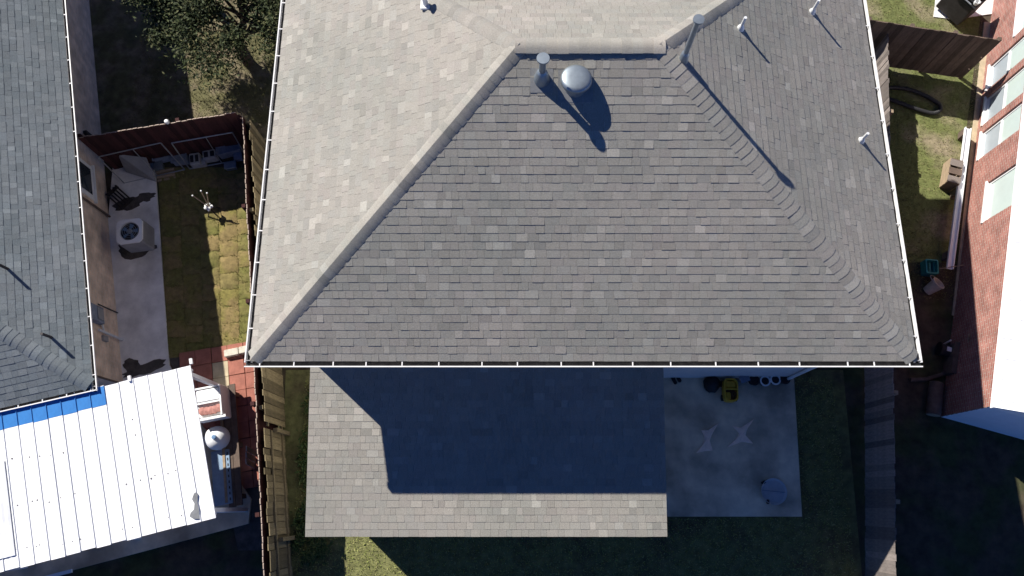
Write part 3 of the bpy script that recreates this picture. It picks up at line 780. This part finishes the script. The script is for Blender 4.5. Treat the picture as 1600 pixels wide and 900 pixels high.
for k, (px, py, sz, m, lb) in enumerate(((246,258,.22,'galv_paint','pale lidded box in front of the blue-grey tub'), (359,257,.30,'galv_paint','pale oblong box near the red fence corner'), (316,252,.14,'concrete_block','small grey stone in front of the concrete blocks'), (371,243,.2,'bluegrey','small blue-grey box in the red fence corner'))):
    p = P(px, py, .2); r = thing('storage_box', lb, 'box', (p.x, p.y, .01), R(10))
    b = MB(); b.box((-sz/2,-.09,0),(sz/2,.09,.15), bev=.02); b.build('body', m, r); b = MB(); b.box((-sz/2-.012,-.102,.151),(sz/2+.012,.102,.18), bev=.008); b.build('lid', m, r)
pal_ = thing('timber_offcuts', 'small stack of pale timber offcuts at the corner of the side path', 'timber', (*xy(258,272,.1),0), R(12))
for i in range(4):
    q = MB(); q.box((-.24,-.15+i*.08,.01+.03*(i%2)),(.24,-.09+i*.08,.05+.03*(i%2))); q.build('plank', 'timber', pal_)
# tripod sprinkler with a white head
p = P(335, 332, .0)
tp = thing('tripod_sprinkler', 'small tripod with a bunched white head standing on the sod', 'tripod', (p.x, p.y, .03))
hd = Vector((p.x+.0, p.y+.0, .34))
for e in ((-.30,.17), (-.10,.30), (.06,.24)):
    q = MB(); q.tube([hd, (p.x+e[0], p.y+e[1], .72)], .014, 7); lg = q.build('arm', 'timber', tp, world=True)
    q = MB(); q.lathe([(0,-.02),(.018,-.01),(.02,.008),(0,.02)], (p.x+e[0]-tp.location.x, p.y+e[1]-tp.location.y, .72-.03), 10); q.build('knob', 'white_paint', lg, smooth=True)
for e in ((.32,-.32), (-.18,-.2), (.22,.16), (-.2,.12)):
    q = MB(); q.tube([hd, (p.x+e[0]*.7, p.y+e[1]*.7, .04)], .014, 7); q.build('leg', 'charcoal', tp, world=True)
q = MB()
for i in range(9):
    a = random.uniform(0,6.28); r = random.uniform(0,.11); q.lathe([(0,-.04),(.045,-.01),(.04,.02),(0,.04)], (hd.x+r*math.cos(a),hd.y+r*math.sin(a),.34+random.uniform(-.03,.05)), 8)
tag(q.build('head', 'white_paint', tp, smooth=True, world=True), kind='stuff')

# under and beside the patio cover
cab = thing('storage_cabinet', 'white open-topped storage cabinet with pinkish cloth inside beside the metal cover', 'cabinet', (*xy(331,628,.95),0.09), R(11))
b = MB(); b.box((-.34,-.30,.0),(.20,.32,.80)); b.build('body', 'white_paint', cab)
for (lo, hi) in (((-.36,.33,.0),(.22,.37,.92)), ((.201,-.34,.0),(.235,.326,.92)), ((-.36,-.40,.55),(.30,-.341,.90)), ((-.36,-.02,.801),(.20,.02,.90))):
    b = MB(); b.box(lo, hi); b.build('side_panel', 'white_paint', cab)
b = MB(); b.box((-.33,.03,.802),(.195,.31,.91), bev=.02); b.build('lid', 'siding_white', cab)
q = MB()
for i in range(5): q.lathe([(.0,-.05),(.10,-.02),(.09,.03),(0,.05)], (-.24+i*.09+random.uniform(-.02,.02), -.18+random.uniform(-.05,.05), .84), 9)
b = q.build('cloth', 'red_cloth', cab, smooth=True)
p = P(333, 683, .75)
tk = thing('water_tank', 'round white tank half in shade beside the metal patio cover', 'tank', (p.x, p.y, .09))
b = MB(); b.lathe([(.24,0),(.27,.1),(.28,.42),(.25,.55),(.16,.64),(.06,.68),(0,.685)], (0,0,0), 28); b.build('body', 'siding_white', tk, smooth=True)
b = MB(); b.lathe([(.05,.68),(.05,.72),(0,.725)], (.03,0,0), 14); b.build('filler_cap', 'blue', tk, smooth=True)
pn = thing('foam_panel', 'pale blue sheet panel with a row of holes under the edge of the metal cover', 'panel', (*xy(348,745,.5),0.09), R(10))
b = MB(); b.box((-.26,-.62,.30),(.17,.62,.36), bev=.015); b.build('sheet', 'blue_sheet', pn)
for i in range(9):
    b = MB(); b.box((.11,-.55+i*.13,.361),(.135,-.49+i*.13,.366)); b.build('hole', 'black', pn)
for sx in (-.2,.12):
    for sy in (-.5,.5):
        b = MB(); b.box((sx-.02,sy-.02,0),(sx+.02,sy+.02,.299)); b.build('leg', 'timber_dark', pn)
be = thing('plank_bench', 'long low brown plank bench between the metal cover and the red fence', 'bench', (*xy(363,695,.4),0.02), R(9.5))
b = MB(); b.box((-.155,-1.42,.36),(.0,1.42,.40)); b.build('seat', 'timber_dark', be)
b = MB(); b.box((.008,-1.40,.355),(.15,1.44,.395)); b.build('seat', 'timber_dark', be)
b = MB(); b.box((-.22,-1.30,.30),(-.165,1.0,.45)); b.build('edge_rail', 'timber', be)
for y in (-1.2, 0, 1.2):
    b = MB(); b.box((-.15,y-.05,.07),(.145,y+.05,.35)); b.build('leg', 'timber_dark', be)
b = MB(); b.box((-.09,.92,0),(.09,1.2,.9), bev=.01); 
sp = thing('leaning_boards', 'grey boards leaning on the red fence beside the plank bench', 'boards', (*xy(392,705,.6),.02), R(8))
for i in range(3):
    b = MB(); b.bar((-.12+i*.03,-.3+i*.14,0), (.10+i*.01,-.28+i*.14,1.25), .12, .02, (1,0,0)); b.build('board', 'grey_sheet', sp)

# ------------------------------------------------------------------ tree, top left
def tree(label, base, h, crown, n_leaf, cols, seed, lsz=.085):
    rnd = random.Random(seed); base = Vector(base)
    root = thing('shade_tree', label, 'tree', tuple(base))
    cc, rx, ry, rzz = crown
    cc = Vector(cc)
    t = MB(); top = Vector((cc.x, cc.y, cc.z-.2))
    t.tube([base+Vector((0,0,-.1)), base+Vector((.05,.03,h*.35)), base.lerp(top, .7), top], [.16,.12,.09,.04], 10)
    clumps = []
    for i in range(70):
        th = rnd.uniform(0, 2*math.pi); ph = math.acos(rnd.uniform(-.5, 1)); r = rnd.uniform(.55, 1.02)
        q = cc + Vector((rx*r*math.sin(ph)*math.cos(th), ry*r*math.sin(ph)*math.sin(th), rzz*r*math.cos(ph)))
        clumps.append((q, rnd.uniform(.22, .46)*min(rx, 1.8)/1.7))
        if i % 3 == 0: t.tube([base.lerp(top, rnd.uniform(.45,.95)), (top+q)/2 + Vector((0,0,-.15)), q], [.05,.03,.012], 6)
    t.build('trunk', 'bark', root, world=True, smooth=True)
    c = MB()
    for i in range(n_leaf):
        q, r = clumps[rnd.randrange(len(clumps))]
        o = Vector((rnd.gauss(0,1), rnd.gauss(0,1), rnd.gauss(0,.8))) * r*.62
        p = q+o
        a = Vector((rnd.gauss(0,1), rnd.gauss(0,1), rnd.gauss(0,.5))).normalized(); n = Vector((rnd.gauss(0,.7), rnd.gauss(0,.7), 1)).normalized()
        bdir = n.cross(a)
        if bdir.length < .1: continue
        bdir.normalize(); s = lsz*rnd.uniform(.6, 1.35)
        cl = rnd.choice(cols); k = rnd.uniform(.7, 1.35); cl = tuple(x*k for x in cl)
        c.add([p-a*s, p+bdir*s*.42+n*s*.08, p+a*s, p-bdir*s*.42+n*s*.08], [(0,1,2,3)], cl)
    c.build('crown', 'leaf', root, world=True)
GREENS = [(.026,.038,.012), (.034,.048,.014), (.046,.058,.018), (.075,.078,.03), (.022,.032,.010)]
tree('bushy dark green tree between the tan brick house and the grey roof', (-7.4,11.9,0), 3.6, ((-6.7,11.8,2.7), 2.3, 1.8, .9), 46000, GREENS, 3, .046)
tree('spreading sunlit tree at the top edge next to the blue-grey roof', (-9.6,14.6,0), 3.8, ((-8.8,12.9,3.2), 1.7, 1.3, .8), 24000, GREENS + [(.12,.115,.045)], 8, .046)

# ------------------------------------------------------------------ rear patio
ps = slab('patio_slab', [(2.95,-.27),(6.77,-.27),(6.93,3.05),(2.95,3.05)], -.05, .1, 'concrete')
car = thing('ride_on_toy_car', 'small yellow ride-on toy car standing on the patio slab', 'toy car', (*xy(1139,611,.2),.1), R(-2))
def rrect(w, l, r, n=5, cx=0, cy=0):
    out = []
    for (sx, sy, a0) in ((1,1,0),(-1,1,90),(-1,-1,180),(1,-1,270)):
        for k in range(n+1):
            a = R(a0+90*k/n); out.append((cx+sx*(w/2-r)+r*math.cos(a), cy+sy*(l/2-r)+r*math.sin(a)))
    return out
def shell(outer, inner, z0, z1, b):
    n = len(outer); v = [(*p,z0) for p in outer]+[(*p,z1) for p in outer]+[(*p,z1+.01) for p in inner]+[(*p,z0+.02) for p in inner]
    f = []
    for i in range(n):
        j = (i+1) % n
        for k in range(3): f.append((k*n+i,k*n+j,(k+1)*n+j,(k+1)*n+i))
        f.append((3*n+i,3*n+j,j,i))
    return b.add(v, f)
b = MB(); shell(rrect(.34,.56,.12), rrect(.27,.48,.10), .08, .30, b); b.build('body', 'yellow', car, smooth=True)
b = MB(); b.prism(rrect(.275,.485,.10), .085, .11); b.build('floor', 'brown_plastic', car)
b = MB(); b.box((-.13,.05,.20),(.13,.225,.27), bev=.025); b.build('seat', 'yellow', car)
b = MB(); b.box((-.15,.0,.275),(.15,.035,.33), bev=.01); b.build('backrest', 'yellow', car)
b = MB(); b.box((-.13,-.235,.22),(.0,-.05,.28), bev=.03); b.build('dashboard', 'yellow', car)
b = MB(); b.tube([(.055+.05*math.cos(k*.5236),-.10+.05*math.sin(k*.5236),.31) for k in range(13)], .01, 6, False); b.build('steering_wheel', 'brown_plastic', car)
for sx in (-1,1):
    for sy in (-1,1):
        b = MB(); b.tube([(sx*.135,sy*.17,.075),(sx*.185,sy*.17,.075)], .075, 14); wq = b.build('wheel', 'black', car)
for k, (px, py, m, lb) in enumerate(((1196,595,'white_paint','white-rimmed round pot on the patio, left of its twin'), (1212,593,'white_paint','white-rimmed round pot on the patio, next to the slab edge'), (1179,594,'charcoal','black round pot between the toy car and the white-rimmed pots'), (1227,592,'charcoal','black pot at the outer corner of the patio'))):
    r = thing('plant_pot', lb, 'pot', (*xy(px,py,.3),.1), 0, 'pots by the house wall')
    b = MB(); b.lathe([(.09,0),(.115,.18)], (0,0,0), 20); b.build('body', 'charcoal', r, smooth=True)
    b = MB(); n = 24; v = []
    for i in range(n):
        a = 2*math.pi*i/n
        for (rr, zz) in ((.118,.17),(.132,.185),(.128,.205),(.095,.205),(.09,.17)): v.append((rr*math.cos(a), rr*math.sin(a), zz))
    b.add(v, [(i*5+q, ((i+1)%n)*5+q, ((i+1)%n)*5+(q+1)%5, i*5+(q+1)%5) for i in range(n) for q in range(5)]); b.build('rim', m, r, smooth=True)
    b = MB(); b.lathe([(.088,.181),(.088,.183)], (0,0,0), 18); b.build('potting_soil', 'black', r)
st = thing('folding_stool', 'small blue-grey folding stool next to the yellow toy car', 'stool', (*xy(1162,592,.3),.1), R(20))
b = MB(); b.box((-.12,-.09,.26),(.12,.09,.285), bev=.01); b.build('seat', 'bluegrey', st)
for sx in (-.1,.1):
    for sy in (-1,1):
        b = MB(); b.tube([(sx,sy*.1,0),(sx,-sy*.08,.258)], .01, 6); b.build('leg', 'grey_sheet', st)
bgd = thing('garden_bag', 'slumped black bag on the patio left of the yellow toy car', 'bag', (*xy(1112,600,.2),.1))
q = MB(); rnd = random.Random(2); prof = [(.14,0),(.20,.06),(.19,.16),(.12,.25),(.05,.29),(0,.30)]
q.lathe(prof, (0,0,0), 16); q.v = [(x*rnd.uniform(.82,1.15), y*rnd.uniform(.82,1.15), z) for x,y,z in q.v]; q.build('sack', 'black', bgd, smooth=True)
sdl = thing('garden_sandals', 'pair of dark sandals on the patio close to the lean-to roof', 'sandals', (*xy(1056,592,.1),.1), R(25))
for s in (-1, 1):
    b = MB(); b.prism([(s*.06+x,y) for x,y in rrect(.085,.24,.04)], 0, .03); b.build('sole', 'black', sdl)
    b = MB(); b.tube([(s*.06-.04,.03,.03),(s*.06,.03,.06),(s*.06+.04,.03,.03)], .012, 6); b.build('strap', 'black', sdl)
# two star-shaped sun reflections on the slab, built as thin buff sheets
for k, (pts, lb) in enumerate((([(1088,708),(1098,695),(1101,683),(1096,672),(1107,672),(1123,661),(1114,676),(1109,688),(1114,704),(1101,705)], 'narrow tan star-shaped sun reflection built as a sheet on the patio, nearer the lean-to roof'),
                               ([(1136,699),(1150,686),(1155,677),(1144,665),(1158,668),(1178,655),(1167,672),(1165,680),(1177,693),(1160,690)], 'four-pointed tan star-shaped sun reflection built as a sheet in the middle of the patio slab'))):
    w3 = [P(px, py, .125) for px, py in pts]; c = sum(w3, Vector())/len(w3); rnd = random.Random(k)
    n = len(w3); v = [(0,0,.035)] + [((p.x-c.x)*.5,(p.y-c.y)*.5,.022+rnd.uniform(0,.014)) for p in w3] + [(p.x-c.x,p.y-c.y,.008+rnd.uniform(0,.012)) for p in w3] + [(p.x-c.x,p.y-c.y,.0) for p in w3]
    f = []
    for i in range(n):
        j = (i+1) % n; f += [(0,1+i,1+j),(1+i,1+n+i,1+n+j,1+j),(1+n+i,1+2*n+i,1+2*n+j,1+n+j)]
    b = MB(); b.add(v, f); o = b.build('sun_star', 'sun_star_buff', smooth=True); o.location = (c.x, c.y, .101)
    tag(o, lb, 'cloth', 'sun reflections built as sheets on the patio')  # filed under cloth, but the sheets stand in for sun reflections
ds = thing('splash_dish', 'shallow round blue plastic dish near the far corner of the patio slab', 'dish', (*xy(1209,768,.12),.1))
b = MB(); b.lathe([(.20,.0),(.26,.012),(.29,.05),(.305,.055),(.30,.045),(.27,.008),(.2,.006),(0,.006)], (0,0,0), 32); b.build('dish', 'dish_blue', ds, smooth=True)
b = MB(); b.bar((-.27,.03,.03), (.26,-.02,.03), .015, .012); b.build('divider', 'bluegrey', ds)
for k, (px, py) in enumerate(((1193,754), (1200,784))):
    p = P(px, py, .13); b = MB(); b.box((-.05,-.03,0),(.05,.035,.05), bev=.012); o = b.build('toy_block', 'black'); o.location = (p.x, p.y, .1); o.rotation_euler = (0,0,.5+k)
    tag(o, ['tiny dark toy block on the house side of the blue dish', 'tiny dark toy block on the lawn side of the blue dish'][k], 'toy')

# ------------------------------------------------------------------ right house
AR = R(-16.0); RC = Vector((10.44, 2.06, 0))
rh = thing('brick_house', 'red brick house with overexposed white metal roof at the right edge', 'house', tuple(RC), AR)
RD, RW, rhz = 16.0, 8.0, 2.75
RWIN = [(4.93,6.05,.83,1.95,False), (7.00,7.82,.27,1.92,True), (8.06,8.92,.27,1.92,True), (9.16,9.95,.27,1.92,True), (10.2,11.9,1.30,2.5,False)]
b = MB(); DR = .09
cuts = sorted({0, RD, *[x for q in RWIN for x in q[:2]]})
for y0_, y1_ in zip(cuts[:-1], cuts[1:]):
    hole = next((q for q in RWIN if abs(q[0]-y0_) < 1e-6 and abs(q[1]-y1_) < 1e-6), None)
    for z0_, z1_ in ([(0, hole[2]), (hole[3], rhz)] if hole else [(0, rhz)]):
        b.add([(0,y0_,z0_),(0,y1_,z0_),(0,y1_,z1_),(0,y0_,z1_)], [(3,2,1,0)])
    if hole:
        z0_, z1_ = hole[2:4]
        b.add([(0,y0_,z0_),(0,y1_,z0_),(0,y1_,z1_),(0,y0_,z1_),(DR,y0_,z0_),(DR,y1_,z0_),(DR,y1_,z1_),(DR,y0_,z1_)], [(0,1,5,4),(1,2,6,5),(2,3,7,6),(3,0,4,7)])
b.add([(0,RD,0),(RW,RD,0),(RW,RD,rhz),(0,RD,rhz)], [(3,2,1,0)]); b.build('wall', 'brick_red', rh)
b = MB()
for i in range(14):
    z0 = i*.2; b.add([(0.004,0-.0,z0),(RW,0,z0),(RW,-.012,z0+.004),(0.004,-.012,z0+.004),(0.004,-.002,z0+.197),(RW,-.002,z0+.197)], [(0,1,2,3),(3,2,5,4)])
b.build('side_wall', 'siding_white', rh)
ov = .42; zt = rhz+.06; rs = .45
b = MB(); b.add([(-ov,-.25,zt),(RW,-.25,zt+(RW+ov)*rs),(RW,8.6,zt+(RW+ov)*rs),(-ov,8.6,zt),(-ov,-.25,zt-.14),(RW,-.25,zt-.14),(RW,8.6,zt-.14),(-ov,8.6,zt-.14)],
               [(0,1,2,3),(7,6,5,4),(4,5,1,0),(5,6,2,1),(6,7,3,2),(7,4,0,3)]); rr = b.build('roof', 'metal_white', rh)
for i in range(20):
    y = -.1+i*.45
    q = MB(); q.add([(-ov,y,zt+.001),(RW,y,zt+(RW+ov)*rs+.001),(RW,y+.02,zt+(RW+ov)*rs+.03),(-ov,y+.02,zt+.03),(-ov,y+.04,zt+.001),(RW,y+.04,zt+(RW+ov)*rs+.001)], [(0,1,2,3),(3,2,5,4)]); q.build('seam', 'metal_white', rr)
def rwindow(s0, s1, z0, z1, two=True, fr=.05):
    fb = MB(); X = .05
    fb.box((X,s0+.003,z0+.003),(X+.05,s0+fr,z1-.003)); fb.box((X,s1-fr,z0+.003),(X+.05,s1-.003,z1-.003)); fb.box((X-.01,s0+fr,z0+.003),(X+.05,s1-fr,z0+fr)); fb.box((X,s0+fr,z1-fr),(X+.05,s1-fr,z1-.003))
    wq = fb.build('window', 'white_paint', rh)
    zm = z0 + (z1-z0)*.47
    if two:
        q = MB(); q.box((X-.006,s0+fr,zm-.03),(X+.045,s1-fr,zm+.03)); q.build('meeting_rail', 'white_paint', wq)
        q = MB(); q.box((X+.030,s0+fr,z0+fr),(X+.034,s1-fr,zm-.03)); q.build('pane', 'glass_screen', wq)
        q = MB(); q.box((X+.015,s0+fr,zm+.03),(X+.019,s1-fr,z1-fr)); q.build('pane', 'glass_pale', wq)
    else:
        q = MB(); q.box((X+.02,s0+fr,z0+fr),(X+.024,s1-fr,z1-fr)); q.build('pane', 'glass_pale', wq)
    q = MB(); q.box((-.035,s0-.03,z0-.05),(X-.012,s1+.03,z0+.004)); q.build('sill', 'white_paint', wq)
for q_ in RWIN: rwindow(*q_)

# ------------------------------------------------------------------ things in the right-hand yard
gr = thing('barbecue_grill', 'dark square barbecue cabinet on a paving pad by the red brick wall', 'grill', (12.62,13.55,.05), R(-52))
b = MB(); b.box((-.42,-.36,.06),(.42,.36,.78), bev=.02); b.build('cabinet', 'charcoal', gr)
b = MB(); b.box((-.45,-.38,.781),(.45,.38,.86), bev=.02); b.build('top', 'black', gr)
b = MB(); b.box((-.40,-.33,.861),(.40,.33,1.0), bev=.08); b.build('lid', 'black', gr)
b = MB(); b.tube([(-.3,-.40,.92),(.3,-.40,.92)], .018, 8); b.build('handle', 'galvanised', gr)
cp = P(1527, 3, 1.15); r = thing('mug', 'white cup standing on the dark barbecue cabinet', 'cup', (cp.x, cp.y, 1.055)); b = MB(); b.lathe([(.05,0),(.07,.05),(.072,.12),(.06,.12),(.055,.02),(0,.02)], (0,0,0), 18); b.build('bowl', 'white_paint', r, smooth=True)
b = MB(); b.tube([(.065,0,.10),(.11,0,.09),(.11,0,.04),(.06,0,.03)], .010, 6); b.build('handle', 'white_paint', r)
slab('paving_pad', [xy(1462,0,.03), xy(1459,26,.03), xy(1490,30,.03), xy(1560,20,.03), xy(1560,-40,.03), xy(1466,-40,.03)], -.05, .03, 'concrete_pale')
slab('mowing_strip', [(11.12,4.6),(11.42,4.5),(13.75,13.2),(13.45,13.2)], -.05, .03, 'paver_buff')
b = MB(); pts = [(10.1,11.0),(10.5,11.06),(10.95,11.0),(11.35,10.82),(11.58,10.66),(11.72,10.52),(11.70,10.36),(11.54,10.27),(11.32,10.30),(11.0,10.42),(10.6,10.60),(10.1,10.8)]
def smooth_pts(p, n=6):
    out = []
    for i in range(len(p)-1):
        a = p[max(i-1,0)]; b0 = p[i]; c = p[i+1]; d = p[min(i+2,len(p)-1)]
        for k in range(n):
            t = k/n
            out.append(tuple(.5*((2*b0[q])+(-a[q]+c[q])*t+(2*a[q]-5*b0[q]+4*c[q]-d[q])*t*t+(-a[q]+3*b0[q]-3*c[q]+d[q])*t**3) for q in range(2)))
    return out + [p[-1]]
sp_ = smooth_pts(pts, 8)
b.tube([(x,y,.075) for x,y in sp_], [.062 if i % 2 else .052 for i in range(len(sp_))], 10)
tag(b.build('drain_hose', 'black_rubber', smooth=True), 'looped black corrugated drain hose lying below the dark cross fence', 'hose')
wb = thing('wooden_crate_box', 'weathered slatted wooden box on the grass by the red brick wall', 'wooden box', (*xy(1492,268,.4),0), R(-18))
for s in (-1, 1):
    for i in range(3):
        b = MB(); b.box((s*.15-.012,-.36,.04+i*.13),(s*.15+.012,.36,.15+i*.13)); b.build('slat', 'timber', wb)
for s in (-1, 1):
    b = MB(); b.box((-.135,s*.345-.012,.03),(.135,s*.345+.012,.42)); b.build('end_board', 'timber_dark', wb)
for i in range(3):
    b = MB(); b.box((-.165,-.34+i*.24,.421),(.165,-.16+i*.24,.44)); b.build('lid_board', 'timber_dark' if i == 1 else 'fence_grey', wb)
lb_ = thing('gutter_length', 'long white gutter length propped along the red brick wall', 'gutter', (*xy(1512,205,.35),.03), R(-16.0))
b = MB(); b.box((-.07,-4.0,.26),(.07,.1,.29)); b.build('base', 'siding_white', lb_)
for s in (-1, 1):
    b = MB(); b.box((s*.07-.010,-4.0,.291),(s*.07+.010,.1,.35)); b.build('flange', 'siding_white', lb_)
for y in (-3.6,-1.8,0):
    b = MB(); b.box((-.08,y-.1,0),(.08,y+.1,.259)); b.build('support', 'timber_dark', lb_)
cr = thing('plastic_crate', 'teal plastic crate on the shaded ground by the red brick house', 'crate', (*xy(1457,416,.28),.01), R(-6))
b = MB(); shell(rrect(.32,.38,.04), rrect(.26,.32,.03), 0, .26, b); b.build('body', 'teal', cr)
b = MB(); b.prism(rrect(.27,.33,.03), .02, .06); b.build('base', 'teal', cr)
for i in range(3):
    b = MB(); b.box((-.12+i*.1,-.155,.13),(-.08+i*.1,.155,.15)); b.build('rib', 'teal', cr)
bk = thing('toppled_bucket', 'cream bucket lying on its side below the teal crate', 'bucket', (*xy(1459,448,.2),.16), 0)
M = Matrix.Rotation(R(38), 4, 'Z') @ Matrix.Rotation(R(38), 4, 'Y')
b = MB(); b.lathe([(.12,-.18),(.16,.15),(.175,.16),(.175,.185),(.15,.185),(.145,.15),(.11,-.15),(0,-.15)], (0,0,0), 22); b.v = [tuple(M @ Vector(p)) for p in b.v]; b.build('pail', 'cloth_cream', bk, smooth=True)
b = MB(); b.tube([(.16*math.cos(k*.3142), .10+.16*math.sin(k*.3142), .16) for k in range(11)], .010, 6); b.v = [tuple(M @ Vector(p)) for p in b.v]; b.build('handle', 'galvanised', bk)
b = MB(); b.tube([P(1468,420,.25), P(1506,414,.55)], .012, 6); tag(b.build('stick', 'timber'), 'thin stick between the teal crate and the white gutter length', 'stick')
b = MB(); b.bar(P(1515,523,.95), P(1508,580,.05), .05, .025); tag(b.build('leaning_batten', 'timber'), 'pale batten leaning on the shaded red brick wall', 'batten')
hm = thing('hose_reel', 'small dark hose reel with a white sticker by the shaded red brick wall', 'hose reel', (*xy(1481,547,.25),0), R(-16))
b = MB(); b.tube([(-.16,0,.17),(.16,0,.17)], .15, 18); b.build('drum', 'charcoal', hm)
for s in (-1, 1):
    b = MB(); b.tube([(s*.165,0,.17),(s*.185,0,.17)], .18, 18); b.build('flange', 'black', hm)
b = MB(); b.box((-.06,-.05,.322),(.05,.06,.335)); b.build('sticker', 'white_paint', hm)
b = MB(); b.tube([(0,.2,.02),(0,.24,.34)], .02, 8); b.build('handle', 'white_paint', hm)
cbx = thing('wooden_chest', 'dark wooden chest against the shaded red brick wall', 'chest', (*xy(1503,560,.5),0), R(-16))
b = MB(); b.box((-.16,-.38,0),(.16,.38,.42), bev=.01); b.build('body', 'timber_dark', cbx); b = MB(); b.box((-.18,-.40,.421),(.18,.40,.46), bev=.01); b.build('lid', 'timber_dark', cbx)
lg = thing('bark_log', 'thick cut log lying at the shaded corner of the red brick house', 'log', (*xy(1465,622,.3),0), R(-14))
b = MB(); b.tube([(0,-.40,.17),(.01,-.1,.175),(0,.2,.17),(.015,.40,.175)], [.165,.172,.168,.16], 14); b.build('bark', 'timber_dark', lg, smooth=True)
for y, m in ((-.402,'timber'),(.402,'timber')):
    b = MB(); b.tube([(.0,y-.004,.172),(.0,y+.004,.172)], .15, 14); b.build('cut_end', m, lg)
cross = thing('garden_edging', 'low curved dark edging board in the shade beside the log', 'edging', (10.5,3.0,0))
b = MB(); b.tube([(9.8,2.95,.05),(10.2,2.96,.06),(10.6,3.08,.06),(10.9,3.25,.06)], .05, 6); b.build('board', 'timber_dark', cross, world=True)

# ------------------------------------------------------------------ grass
CB = [(.27,.31,.08), (.34,.36,.12), (.40,.38,.17), (.22,.26,.07)]
CD = [(.06,.085,.022), (.09,.10,.03), (.12,.11,.05), (.05,.07,.02)]
blades('grass', lambda x, y: not (2.9 < x < 6.85 and y > -.3) and not (x > -3.9 and x < 3 and y > -.3) , (-5.1,-2.3,7.9,3.0), 42000, .055, CB, 'mown grass of the back lawn around the lean-to and the patio')
blades('grass', lambda x, y: x > 8.2+.128*y+.15 and x < 11.25+.287*(y-5)-.0, (9.0,5.0,13.4,15.0), 22000, .045, [(.14,.165,.05),(.19,.19,.07),(.25,.22,.11)], 'patchy grass beside the red brick house')
blades('grass', lambda x, y: y > 9.2 , (-10.5,9.2,-5.2,13.0), 12000, .05, [(.14,.14,.05),(.2,.17,.09),(.10,.11,.04)], 'sparse grass under the bushy tree')
def in_sod(x, y):
    return c00.x+(c00.y-y)/(c00.y-c01.y)*(c01.x-c00.x) < x < c10.x+(c10.y-y)/(c10.y-c11.y)*(c11.x-c10.x)
blades('grass', in_sod, (c00.x,c01.y,c11.x,c00.y), 16000, .06, [(.23,.19,.06),(.17,.17,.045),(.27,.21,.09),(.12,.14,.035)], 'yellowing grass on the sod squares')
# weeds along the strip between fence and lean-to
c = MB(); rnd = random.Random(9)
for i in range(160):
    y = rnd.uniform(-1.2, 2.6); x = rnd.uniform(-5.0, -4.35) + (2-y)*.0
    for k in range(10):
        a = rnd.uniform(0,6.28); s = rnd.uniform(.03,.08); z = rnd.uniform(.03,.22); dx, dy = math.cos(a), math.sin(a); xx = x+rnd.gauss(0,.06); yy = y+rnd.gauss(0,.06)
        c.add([(xx,yy,z),(xx+dx*s+dy*s*.4,yy+dy*s-dx*s*.4,z+.02),(xx+dx*2*s,yy+dy*2*s,z),(xx+dx*s-dy*s*.4,yy+dy*s+dx*s*.4,z+.02)], [(0,1,2,3)], rnd.choice([(.06,.10,.03),(.045,.08,.025),(.09,.12,.04)]))
tag(c.build('weeds', 'leaf'), 'low leafy weeds in the strip between the board fence and the lean-to', 'weeds', kind='stuff')
